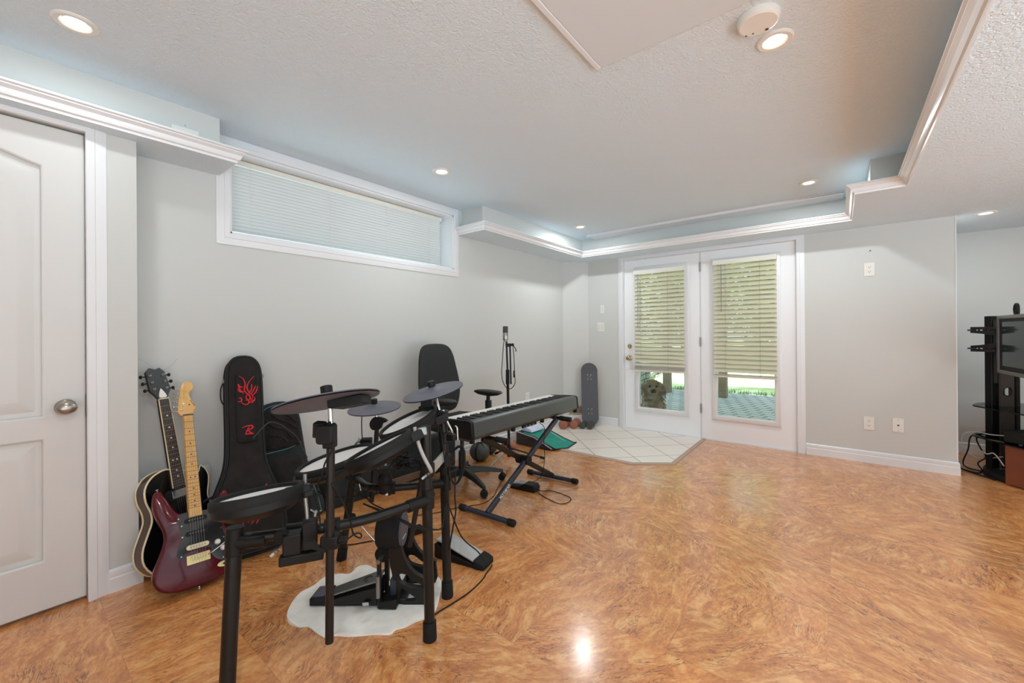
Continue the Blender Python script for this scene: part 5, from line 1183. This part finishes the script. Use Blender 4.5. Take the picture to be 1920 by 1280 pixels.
# back cushion: curved, wide at the bottom
def back_pt(y, z, t):
    x = -0.215 - 0.10 * ((z - 0.62) / 0.45) ** 1 * 0.6 + 0.30 * y * y - t
    if z < 0.66: x += 0.25 * (0.66 - z) ** 1.3
    return cf(x, y, z)
bo = smooth([(-0.10, 0.535), (0.10, 0.535), (0.17, 0.575), (0.215, 0.66), (0.222, 0.76), (0.205, 0.88), (0.185, 0.98), (0.15, 1.045), (0.08, 1.072), (-0.08, 1.072), (-0.15, 1.045), (-0.185, 0.98), (-0.205, 0.88), (-0.222, 0.76), (-0.215, 0.66), (-0.17, 0.575)], 4)
bc = (0.0, 0.80); b = MB(); rings = []
for f, t in ((0.02, 0.034), (0.6, 0.034), (0.94, 0.030), (1.0, 0.016), (0.985, 0.004), (0.93, -0.004), (0.6, -0.014), (0.02, -0.016)):
    rings.append([back_pt(bc[0] + (y - bc[0]) * f, bc[1] + (z - bc[1]) * f, t) for y, z in bo])
b._grid(rings); obj('backrest', b, 'office_black', T, sm=70)
b = MB(); b.tube(smooth([tuple(cf(-0.08, 0, 0.41)), tuple(cf(-0.22, 0, 0.43)), tuple(cf(-0.275, 0, 0.52)), tuple(cf(-0.29, 0, 0.68))], 4, False), 0.022, 10); obj('back_support', b, 'chair_plastic', T)
for s, lx in ((-1, 0.10), (1, 0.08)):
    b = MB(); y = s * 0.265
    b.tube(smooth([tuple(cf(0.0, s * 0.12, 0.425)), tuple(cf(0.03, s * 0.24, 0.43)), tuple(cf(0.04, y, 0.47)), tuple(cf(0.045, y, 0.56)), tuple(cf(0.05, y, 0.655))], 4, False), [0.018] * 9 + [0.016] * 8, 10); ap = obj('arm_post', b, 'chair_plastic', T)
    b = MB(); b.prism(rrect(0.028, 0.072, y - 0.02, y + 0.02, 0.008), lambda x, yy, z=0: cf(x, yy, z), 0.52, 0.615); obj('height_sleeve', b, 'chair_plastic', ap, bev=0.004)
    b = MB(); rings = []
    for f, z in ((0.25, 0.650), (0.7, 0.660), (0.97, 0.677), (1.0, 0.686), (0.9, 0.694), (0.5, 0.699), (0.05, 0.700)):
        rings.append([cf(0.05 + x * f, y + yy * f, z - 0.10 * x * x * f) for x, yy in smooth([(-0.13, -0.03), (-0.06, -0.048), (0.05, -0.045), (0.12, -0.028), (0.135, 0.0), (0.12, 0.028), (0.05, 0.045), (-0.06, 0.048), (-0.13, 0.03)], 3)])
    b._grid(rings); obj('armrest_pad', b, 'chair_plastic', T, sm=60)

# ================================================================ MICROPHONE ON ITS STAND
MP = V((0.437, -1.887, 0))
T = thing('microphone_stand', 'slim black microphone stand with tripod legs behind the office chair', 'microphone stand', MP)
b = MB(); b.cyl(MP + V((0, 0, 0.06)), V((0.430, -1.893, 0.82)), 0.0125, seg=14); b.cyl(V((0.430, -1.893, 0.80)), V((0.424, -1.898, 1.085)), 0.0085, seg=12); obj('pole', b, 'black_metal', T)
b = MB(); b.cyl((0.452, -1.873, 0.70), (0.447, -1.877, 1.055), 0.0075, seg=12); obj('boom_arm', b, 'black_metal', T)
b = MB(); b.cyl((0.430, -1.893, 0.70), (0.430, -1.893, 0.83), 0.017, seg=14); obj('height_clutch', b, 'black_plastic', T, bev=0.002)
b = MB(); b.box((0.436, -1.888, 1.05), (0.05, 0.03, 0.03), Matrix.Rotation(0.67, 3, 'Z')); b.cyl((0.445, -1.88, 1.05), (0.475, -1.855, 1.055), 0.012, seg=12); obj('boom_clutch', b, 'black_plastic', T, bev=0.003)
b = MB(); b.tube(smooth([(0.462, -1.866, 1.06), (0.485, -1.848, 1.02), (0.49, -1.842, 0.99)], 4, False), 0.004, 6); obj('pull_tab', b, 'black_rubber', T)
for e_ in ((0.650, -1.647), (0.456, -2.214), (0.20, -1.80)):
    e3 = V((e_[0], e_[1], 0.016)); b = MB(); b.cyl(MP + V((0, 0, 0.13)), e3, 0.0078, seg=10); l_ = obj('tripod_leg', b, 'black_metal' if e_[1] > -2 else 'steel_grey', T)
    b = MB(); d = (e3 - MP - V((0, 0, 0.13))).normalized(); b.cyl(e3 - d * 0.04, e3 + d * 0.004, 0.012, seg=12); obj('rubber_tip', b, 'black_rubber', l_, bev=0.003)
b = MB(); b.cyl(MP + V((0, 0, 0.05)), MP + V((0, 0, 0.15)), 0.018, seg=14); obj('leg_hub', b, 'black_plastic', T, bev=0.003)
T = thing('microphone', 'silver condenser microphone with dark grille on top of the slim stand', 'microphone', (0.420, -1.902, 1.085))
b = MB(); b.lathe([(0.012, 0.0), (0.022, 0.004), (0.0235, 0.010), (0.0235, 0.068), (0.022, 0.072)], (0.417, -1.905, 1.090), (0.01, 0.01, 1), 28); obj('mic_body', b, 'steel_grey', T, sm=35)
b = MB(); b.lathe([(0.0225, 0.072), (0.0232, 0.076), (0.0232, 0.124), (0.020, 0.129), (0.001, 0.130)], (0.417, -1.905, 1.090), (0.01, 0.01, 1), 28, closed=False); obj('mic_grille', b, 'slot_dark', T, sm=35)
b = MB(); b.prism(rrect(-0.009, 0.009, 1.105, 1.132, 0.003), frame((0.417 + 0.019, -1.905 - 0.0150, 0), (0.62, 0.78, 0), (0, 0, 1)), 0, 0.002); obj('name_plate', b, 'white_plastic', T)
b = MB(); b.tube(smooth([(0.410, -1.912, 1.09), (0.405, -1.918, 1.05), (0.398, -1.925, 0.92), (0.392, -1.930, 0.80), (0.40, -1.922, 0.72), (0.425, -1.905, 0.67), (0.455, -1.875, 0.66), (0.480, -1.850, 0.71), (0.478, -1.852, 0.80), (0.474, -1.856, 0.95), (0.468, -1.862, 1.045)], 5, False), 0.0034, 6); obj('mic_cable', b, 'black_rubber', T)
b = MB(); b.cyl((0.475, -1.855, 0.76), (0.475, -1.855, 0.82), 0.008, seg=10); obj('cable_plug', b, 'black_plastic', T)

# ---- rounded dark sports gear lying behind the chair
def glove(name, label, c, r, rz, seg_m='black_rubber'):
    c = V(c); T = thing(name, label, 'sports gear', (c.x, c.y, 0)); R = Matrix.Rotation(rz, 3, 'Z')
    b = MB(); b.sph(c, r, (1.12, 0.95, 0.98), R, 28, 18); obj('shell', b, 'dumbbell_grey', T, sm=70)
    for k in range(3):
        a = R @ V((math.cos(k * 1.05 - 1.05), math.sin(k * 1.05 - 1.05), 0)); b = MB()
        b.lathe([(r * 1.0, -0.008), (r * 1.045, 0.0), (r * 1.0, 0.008), (r * 0.9, 0)], c, a, 32, closed=True); obj('strap', b, 'black_rubber', T, sm=60)
    return T
glove('padded_glove', 'large dark rounded padded glove on the floor behind the chair', (0.20, -2.02, 0.083), 0.085, 0.3)
glove('padded_glove', 'smaller dark padded glove lying against the left wall behind the large one', (0.115, -1.80, 0.078), 0.08, 0.9)
T = thing('sports_pouch', 'brownish red pouch on the floor by the microphone stand', 'pouch', (0.20, -1.60, 0))
b = MB(); b.sph((0.20, -1.60, 0.048), 0.06, (1.4, 1.0, 0.8)); obj('pouch_body', b, 'dumbbell_brown', T, sm=70)
b = MB(); b.tube(smooth([(0.14, -1.60, 0.09), (0.19, -1.66, 0.075), (0.26, -1.64, 0.06)], 4, False), 0.005, 6); obj('strap', b, 'black_rubber', T)

# ---- open wedge case with teal lining
T = thing('wedge_case', 'low dark wedge case with open teal felt flap on the tile edge', 'case', (0.33, -1.2, 0))
b = MB(); Y0, Y1 = -1.368, -1.06
b._grid([[V((0.112, y, 0.0065)), V((0.556, y, 0.0065)), V((0.556, y, 0.014)), V((0.34, y, 0.098)), V((0.112, y, 0.128))] for y in (Y0, Y1)]); obj('case_body', b, 'case_dark', T, bev=0.003)
b = MB()
for y in (Y0 + 0.004, Y1 - 0.004): b.tube([(0.116, y, 0.129), (0.34, y, 0.100), (0.552, y, 0.017)], 0.006, 6)
obj('edge_strip', b, 'grey_edge', T)
b = MB(); rings = [[(0.17, Y0 + 0.02, 0.124), (0.17, Y1 - 0.01, 0.124)], [(0.34, Y0 + 0.015, 0.104), (0.34, Y1 + 0.02, 0.104)], [(0.46, Y0 + 0.012, 0.058), (0.46, Y1 + 0.05, 0.050)], [(0.575, Y0 + 0.03, 0.016), (0.585, Y1 + 0.06, 0.014)], [(0.64, Y0 + 0.16, 0.011), (0.60, Y1 + 0.09, 0.011)]]
top = [[V(p) for p in r_] for r_ in rings]; bot = [[V(p) - V((0, 0, 0.004)) for p in r_] for r_ in rings]
b._grid([[a_, c_, V(d_), V(e_)] for (a_, c_), (e_, d_) in zip(top, bot)]); obj('felt_flap', b, 'teal_felt', T)
b = MB(); b.tube([tuple(r_[0]) for r_ in top], 0.006, 6); b.tube([tuple(r_[1]) for r_ in top] + [tuple(top[-1][0])], 0.006, 6); obj('flap_binding', b, 'piping_black', T)
b = MB(); b.ab(0.195, 0.235, -1.20, -1.15, 0.124, 0.138); b.ab(0.33, 0.36, -1.17, -1.12, 0.104, 0.116); obj('clip', b, 'black_plastic', T, bev=0.003)
b = MB(); rnd = random.Random(2)
b._grid([[V((x + rnd.uniform(-.004, .004), y, z)) for x, z in ((0.12, 0.131), (0.13, 0.165), (0.19, 0.172), (0.25, 0.158), (0.265, 0.124), (0.20, 0.124))] for y in (-1.30, -1.24, -1.17, -1.10)]); tag(obj('folded_cloth', b, 'pale_cloth', bev=0.008), 'pale blue folded cloth lying on the back of the wedge case', 'cloth')

# ================================================================ SKATEBOARD AND DUMBBELLS
bt = V((0.352, -0.185, 0.012)); tp = V((0.291, -0.100, 0.776)); su = (tp - bt); Ls = su.length; su.normalize()
fs = frame(bt, (0.90, 0.43, 0.0), su)        # x across the board, y along, z towards the room
T = thing('skateboard', 'grey grip topped skateboard standing upright in the corner beside the doors', 'skateboard', (0.36, -0.22, 0.006))
so_ = smooth([(0, 0), (0.045, 0.008), (0.082, 0.04), (0.099, 0.095), (0.101, 0.16), (0.101, 0.40), (0.101, 0.62), (0.098, Ls - 0.095), (0.082, Ls - 0.04), (0.045, Ls - 0.008), (0, Ls), (-0.045, Ls - 0.008), (-0.082, Ls - 0.04), (-0.098, Ls - 0.095), (-0.101, 0.62), (-0.101, 0.40), (-0.101, 0.16), (-0.099, 0.095), (-0.082, 0.04), (-0.045, 0.008)], 3)
kick = lambda y: 0.030 * max(0, (0.14 - y) / 0.14) ** 1.3 + 0.030 * max(0, (y - Ls + 0.14) / 0.14) ** 1.3
def board_layer(h0, h1, f0=1.0):
    mb = MB(); N_ = 24; rings = []
    ys = [Ls * k / N_ for k in range(N_ + 1)]
    def half(y):
        e = min(y, Ls - y); return 0.101 if e > 0.10 else 0.101 * math.sqrt(max(0.0, 1 - ((0.10 - e) / 0.10) ** 2)) + 0.0015
    for k in range(41):
        y = Ls * 0.5 * (1 - math.cos(PI * k / 40)); w = half(y) * f0; z = kick(y)
        rings.append([fs(-w, y, z + h0), fs(w, y, z + h0), fs(w, y, z + h1), fs(-w, y, z + h1)])
    mb._grid(rings); return mb
obj('deck', board_layer(-0.011, 0.0), 'maple_ply', T, sm=35)
obj('grip_tape', board_layer(0.0, 0.0015, 0.992), 'grip_tape', T, sm=35)
for y0 in (0.175, Ls - 0.175):
    for dx in (-0.021, 0.021):
        for dy in (-0.027, 0.027):
            b = MB(); b.lathe([(0.0048, 0), (0.0048, 0.0012), (0.001, 0.0018)], fs(dx, y0 + dy, 0.0015), fs(0, 0, 1) - fs(0, 0, 0), 10); obj('bolt', b, 'white_plastic', T)
    b = MB(); b.cyl(fs(-0.062, y0, -0.055), fs(0.062, y0, -0.055), 0.006, seg=10); b.box(fs(0, y0, -0.03), (0.05, 0.05, 0.04)); tk = obj('truck', b, 'steel_grey', T)
    for s in (-1, 1):
        b = MB(); b.cyl(fs(s * 0.062, y0, -0.055), fs(s * 0.090, y0, -0.055), 0.026, seg=24); obj('wheel', b, 'white_plastic', tk, bev=0.004)
def dumbbell(label, x, y, r, L, m, rz, grp):
    T = thing('dumbbell', label, 'dumbbell', (x, y, 0.006), grp); A = V((math.sin(rz), math.cos(rz), 0)); c0 = V((x, y, 0.006 + r))
    for s in (0, 1):
        e = c0 + A * (L * s); a = A * (1 if s else -1)
        b = MB(); h = r * 0.62
        b.lathe([(r * 0.62, -h), (r * 0.93, -h * 0.85), (r, -h * 0.5), (r, h * 0.4), (r * 0.90, h * 0.62), (r * 0.80, h * 0.64), (r * 0.78, h * 0.74), (r * 0.55, h * 0.86), (0.001, h * 0.88)], e, a, 28 if m == 'dumbbell_brown' else 8); obj('weight', b, m, T, sm=30 if m == 'dumbbell_brown' else 12)
    b = MB(); b.cyl(c0, c0 + A * L, r * 0.34, seg=16); obj('handle', b, m, T); return T
dumbbell('leftmost brown dumbbell on the tile landing', 0.160, -0.515, 0.053, 0.13, 'dumbbell_brown', -0.2, 'dumbbells')
dumbbell('right brown dumbbell between the other brown one and the grey pair', 0.250, -0.425, 0.051, 0.13, 'dumbbell_brown', -0.2, 'dumbbells')
dumbbell('left small grey dumbbell in front of the skateboard', 0.340, -0.372, 0.040, 0.10, 'dumbbell_grey', -0.2, 'dumbbells')
dumbbell('right small grey dumbbell in front of the skateboard', 0.425, -0.345, 0.040, 0.09, 'dumbbell_grey', -0.2, 'dumbbells')

# ================================================================ TELEVISION CORNER
Ux = V((0.684, -0.729, 0)); Nn = V((-0.729, -0.684, 0)); F0 = V((3.726, -0.074, 0))
ft = lambda u, n, z=0.0: F0 + Ux * u + Nn * n + V((0, 0, z))
T = thing('television_stand', 'black television stand with glass shelves and rear column in the right alcove', 'tv stand', ft(0.3, -0.2))
def shelf(z, name, pts, m, th):
    b = MB(); b.prism(smooth(pts, 4), XY, z - th, z); return obj(name, b, m, T, bev=0.001)
SH = [(3.606, 0.185), (3.640, 0.080), (3.690, -0.030), (3.768, -0.161), (3.90, -0.33), (4.12, -0.50), (4.45, -0.40), (4.50, 0.10), (4.25, 0.45), (3.90, 0.50), (3.70, 0.38)]
shelf(0.305, 'lower_shelf', SH, 'shelf_glass', 0.010)
shelf(0.548, 'upper_shelf', SH, 'shelf_glass', 0.010)
shelf(0.050, 'base_plate', [(3.655, 0.14), (3.690, 0.03), (3.740, -0.045), (3.90, -0.20), (4.12, -0.36), (4.40, -0.30), (4.46, 0.10), (4.22, 0.42), (3.90, 0.46), (3.72, 0.34)], 'black_plastic', 0.045)
b = MB(); b.box((3.722, 0.235, 0.632), (0.058, 0.05, 1.264), Matrix.Rotation(0.67, 3, 'Z')); obj('column', b, 'black_metal', T, bev=0.003)
b = MB(); b.box((3.735, 0.222, 0.98), (0.03, 0.05, 0.50), Matrix.Rotation(0.67, 3, 'Z')); obj('mount_rail', b, 'slot_dark', T)
cp = frame((3.80, 0.235, 0), (0.62, 0.785, 0), (0, 0, 1)) if 0 else frame((3.800, 0.215, 0), (0.78, 0.62, 0), (0, 0, 1))
b = MB()
for x0, x1, z0, z1 in ((-0.055, 0.055, 0.06, 0.630), (-0.055, 0.055, 0.700, 0.95), (-0.055, -0.020, 0.630, 0.700), (0.022, 0.055, 0.630, 0.700)): b.prism([(x0, z0), (x1, z0), (x1, z1), (x0, z1)], cp, -0.012, 0.0)
obj('back_panel', b, 'column_brown', T)
b = MB(); b.torus(cp(0.0, 0.665, 0.001), cp(0, 0, 1) - cp(0, 0, 0), 0.034, 0.004, 24, 8); obj('cable_hole_ring', b, 'black_plastic', T)
b = MB(); b.prism([(0.07, 0.06), (0.10, 0.06), (0.10, 1.1), (0.07, 1.1)], cp, -0.02, 0.0); obj('column', b, 'black_metal', T)
b = MB(); c = ft(0.24, -0.19, 0.032)
R = Matrix((Ux, -Nn, V((0, 0, 1)))).transposed(); b.box(ft(0.27, -0.17, 0.149), (0.54, 0.34, 0.286), R); cab = obj('cabinet', b, 'cherry_wood', T, bev=0.002)
b = MB()
for z, s in ((1.148, 1), (1.008, -1)):
    y0 = 0.2; X0, X1 = 3.603, 3.725
    a_ = MB(); zt_ = lambda t: 0.020
    a_._grid([[V((x, 0.2 - (x - X0) * 0.3, z + s * 0.030)), V((x, 0.2 - (x - X0) * 0.3 + 0.012, z + s * 0.030)), V((x, 0.2 - (x - X0) * 0.3 + 0.012, z + s * 0.008)), V((x, 0.2 - (x - X0) * 0.3, z + s * 0.008))] for x in (X0, X1)])
    a_._grid([[V((x, 0.2 - (x - X0) * 0.3, z - s * (h0 + 0.006))), V((x, 0.2 - (x - X0) * 0.3 + 0.012, z - s * (h0 + 0.006))), V((x, 0.2 - (x - X0) * 0.3 + 0.012, z - s * 0.0)), V((x, 0.2 - (x - X0) * 0.3, z - s * 0.0))] for x, h0 in ((X0, 0.012), (X0 + 0.05, 0.018), (X1, 0.032))])
    for t in (0.0, 0.30, 0.50, 0.72, 0.94): 
        x = X0 + (X1 - X0) * t; a_.box((x + 0.008, 0.206 - (x - X0) * 0.3, z + s * 0.004), (0.05 if t == 0 else 0.012, 0.012, 0.012))
    obj('bracket_arm', a_, 'black_metal', T)
# television, turned away from the stand
tv0 = V((3.735, 0.10, 0)); td = V((0.07, -1, 0)).normalized(); tn = V((-1, -0.07, 0)).normalized()
tf = lambda u, n, z: tv0 + td * u + tn * n + V((0, 0, z))
def tvframe(u, z, n=0.0): return tf(u, n, z)
T2 = thing('television', 'flat screen television on the stand, mostly cut off by the picture edge', 'television', tf(0.45, 0, 0.82))
b = MB(); b.prism(rrect(0.0, 0.95, 0.818, 1.262, 0.02), tvframe, -0.055, 0.0); obj('housing', b, 'black_plastic', T2, bev=0.006)
b = MB(); sweep(b, [(0.0, 0.818), (0.0, 1.262), (0.95, 1.262), (0.95, 0.818)], [(0, -0.02), (0, 0.010), (0.012, 0.014), (0.026, 0.012), (0.028, 0.0), (0.028, -0.02)], tvframe, closed=True); obj('bezel', b, 'bezel', T2, bev=0.002)
b = MB(); b.prism(rrect(0.028, 0.922, 0.846, 1.234, 0.004), tvframe, -0.002, 0.004); obj('inner_bezel', b, 'black_plastic', T2)
b = MB(); b.prism(rrect(0.085, 0.865, 0.880, 1.212, 0.004), tvframe, 0.004, 0.006); obj('screen', b, 'screen', T2)
b = MB(); b.tube(smooth([tuple(tf(0.20, -0.03, 1.262)), tuple(tf(0.185, -0.03, 1.30)), tuple(tf(0.20, -0.03, 1.335)), tuple(tf(0.225, -0.03, 1.335)), tuple(tf(0.235, -0.03, 1.30)), tuple(tf(0.23, -0.03, 1.262))], 4, False), 0.010, 8)
tag(obj('headset', b, 'black_plastic', sm=60), 'small dark looped device standing on top of the television', 'device')
b = MB(); kp = [(3.90, -0.02, 0.82), (3.905, -0.04, 0.79), (3.91, -0.05, 0.77), (3.93, -0.07, 0.775), (3.94, -0.06, 0.745), (3.91, -0.04, 0.735), (3.89, -0.05, 0.75), (3.92, -0.07, 0.76), (3.935, -0.05, 0.725), (3.90, -0.05, 0.71), (3.88, -0.02, 0.70), (3.86, 0.00, 0.665), (3.86, -0.01, 0.62), (3.865, -0.03, 0.56)]
b.tube(smooth(kp, 5, False), 0.0055, 6); tag(obj('tied_cord', b, 'black_rubber', sm=80), 'black tied up cord hanging below the television onto the glass shelf', 'cord')
T3 = thing('set_top_box', 'black set top box on the lower glass shelf', 'media box', ft(0.25, -0.15, 0.306))
b = MB(); b.box(ft(0.27, -0.16, 0.356), (0.60, 0.26, 0.085), R); obj('box_body', b, 'black_plastic', T3, bev=0.006)
for u in (0.05, 0.30):
    b = MB(); b.cyl(ft(u, -0.06, 0.3062), ft(u, -0.06, 0.314), 0.012, seg=14); obj('foot', b, 'steel_grey', T3)
floor_cable('tv_cable', 'white cable bending down from the lower glass shelf of the television stand', [(3.76, 0.12, 0.33), (3.70, 0.14, 0.325), (3.62, 0.20, 0.325), (3.565, 0.24, 0.29), (3.555, 0.25, 0.22), (3.58, 0.27, 0.15), (3.66, 0.27, 0.10), (3.76, 0.15, 0.16)], 0.004, 'cable_white')
floor_cable('tv_cable', 'black cable looping from the lower glass shelf to the floor at left', [(3.74, 0.15, 0.322), (3.67, 0.19, 0.318), (3.605, 0.23, 0.28), (3.59, 0.24, 0.17), (3.565, 0.27, 0.05), (3.60, 0.28, 0.006), (3.70, 0.20, 0.006), (3.73, 0.10, 0.006)], 0.005)
floor_cable('tv_cable', 'black cable hanging in a twist in front of the alcove wall', [(3.66, 0.20, 0.318), (3.630, 0.20, 0.27), (3.655, 0.20, 0.19), (3.68, 0.20, 0.13), (3.64, 0.22, 0.07), (3.66, 0.20, 0.02), (3.63, 0.15, 0.006), (3.56, 0.20, 0.006)], 0.005)
floor_cable('tv_cable', 'thick black cable lying on the floor towards the wall end', [(3.52, 0.30, 0.007), (3.56, 0.20, 0.007), (3.62, 0.10, 0.007), (3.665, 0.04, 0.007), (3.69, -0.005, 0.007)], 0.006)
floor_cable('tv_cable', 'pale grey cable sagging under the lower glass shelf to the cabinet', [(3.63, 0.22, 0.20), (3.67, 0.14, 0.17), (3.70, 0.09, 0.19), (3.725, 0.05, 0.15), (3.735, 0.00, 0.12)], 0.004, 'cable_white')

# ================================================================ DOG OUTSIDE THE DOOR
DG = V((0.86, 0.56, -0.02))
rnd = random.Random(12)
T = thing('dog', 'shaggy light brown dog sitting outside the left door leaf looking in', 'dog', DG)
b = MB(); dp = lambda x, y, z: DG + V((x, y, z))      # the dog faces -y (into the room), turned a little to the camera
fwd = V((0.35, -0.94, 0)); sd_ = V((0.94, 0.35, 0))
dq = lambda s, f, z: DG + sd_ * s + fwd * f + V((0, 0, z))
b.sph(dq(0, -0.10, 0.16), 0.155, (1.0, 1.1, 1.0)); b.sph(dq(0, 0.02, 0.27), 0.130, (1.05, 1.0, 1.35)); b.sph(dq(0, 0.10, 0.40), 0.095, (1.0, 1.0, 1.1))
b.sph(dq(0, 0.16, 0.485), 0.098, (1.08, 1.0, 1.0)); b.sph(dq(0, 0.245, 0.455), 0.052, (1.0, 1.3, 0.9))
for s in (-1, 1):
    b.sph(dq(s * 0.105, 0.135, 0.46), 0.045, (0.8, 0.9, 1.7)); b.sph(dq(s * 0.12, -0.05, 0.10), 0.085, (0.9, 1.4, 1.0))
    b.tube([dq(s * 0.065, 0.10, 0.30), dq(s * 0.07, 0.13, 0.16), dq(s * 0.07, 0.14, 0.03)], [0.06, 0.048, 0.042], 12); b.sph(dq(s * 0.07, 0.165, 0.025), 0.042, (1, 1.3, 0.62)); b.sph(dq(s * 0.13, 0.06, 0.025), 0.045, (1, 1.5, 0.6))
b.tube([dq(0, -0.20, 0.08), dq(0.10, -0.26, 0.05), dq(0.18, -0.22, 0.04)], [0.04, 0.03, 0.02], 10)
do = obj('body', b, 'dog_fur', T, sm=180)
md = do.modifiers.new('remesh', 'REMESH'); md.mode = 'VOXEL'; md.voxel_size = 0.011; md.use_smooth_shade = True
md = do.modifiers.new('smooth', 'SMOOTH'); md.iterations = 4; md.factor = 0.6
tx = bpy.data.textures.new('fur_noise', 'CLOUDS'); tx.noise_scale = 0.035
md = do.modifiers.new('displace', 'DISPLACE'); md.texture = tx; md.strength = 0.026; md.mid_level = 0.5; md.texture_coords = 'LOCAL'
b = MB()
def tuft(p, d, L, w):
    p, d = V(p), V(d).normalized(); e = p + d * L * 0.5 + V((rnd.uniform(-.012, .012), rnd.uniform(-.012, .012), -0.006)); t = p + d * L + V((rnd.uniform(-.02, .02), rnd.uniform(-.02, .02), -0.022))
    b.tube([p, e, t], [w, w * 0.7, 0.0006], 4)
for c, r, n_ in ((dq(0, 0.16, 0.485), (0.10, 0.095, 0.095), 260), (dq(0, 0.02, 0.27), (0.135, 0.125, 0.17), 320), (dq(0, -0.10, 0.16), (0.15, 0.165, 0.15), 260), (dq(0.105, 0.135, 0.45), (0.04, 0.045, 0.075), 90), (dq(-0.105, 0.135, 0.45), (0.04, 0.045, 0.075), 90)):
    for _ in range(n_):
        v = V((rnd.gauss(0, 1), rnd.gauss(0, 1), rnd.gauss(0, 1))).normalized()
        if v.z < -0.75 or (c.z > 0.44 and v.dot(fwd) > 0.72): continue
        tuft(c + V((v.x * r[0], v.y * r[1], v.z * r[2])) * 0.95, v + V((0, 0, -0.9)), rnd.uniform(0.035, 0.06), 0.0045)
fo = obj('shaggy_coat', b, 'dog_fur', T, sm=80)
b = MB(); b.sph(dq(0, 0.312, 0.463), 0.017, (1.2, 0.8, 0.85)); obj('nose', b, 'dog_dark', T)
for s in (-1, 1):
    b = MB(); b.sph(dq(s * 0.040, 0.250, 0.505), 0.0125); obj('eye', b, 'dog_dark', T)
b = MB(); b.tube(smooth([tuple(dq(-0.030, 0.285, 0.432)), tuple(dq(0, 0.312, 0.437)), tuple(dq(0.030, 0.285, 0.432))], 4, False), 0.004, 6); obj('mouth', b, 'dog_dark', T)
b = MB(); b.sph(dq(0, 0.275, 0.455), 0.040, (1.1, 0.9, 0.85)); obj('muzzle', b, 'dog_face', T, sm=80)
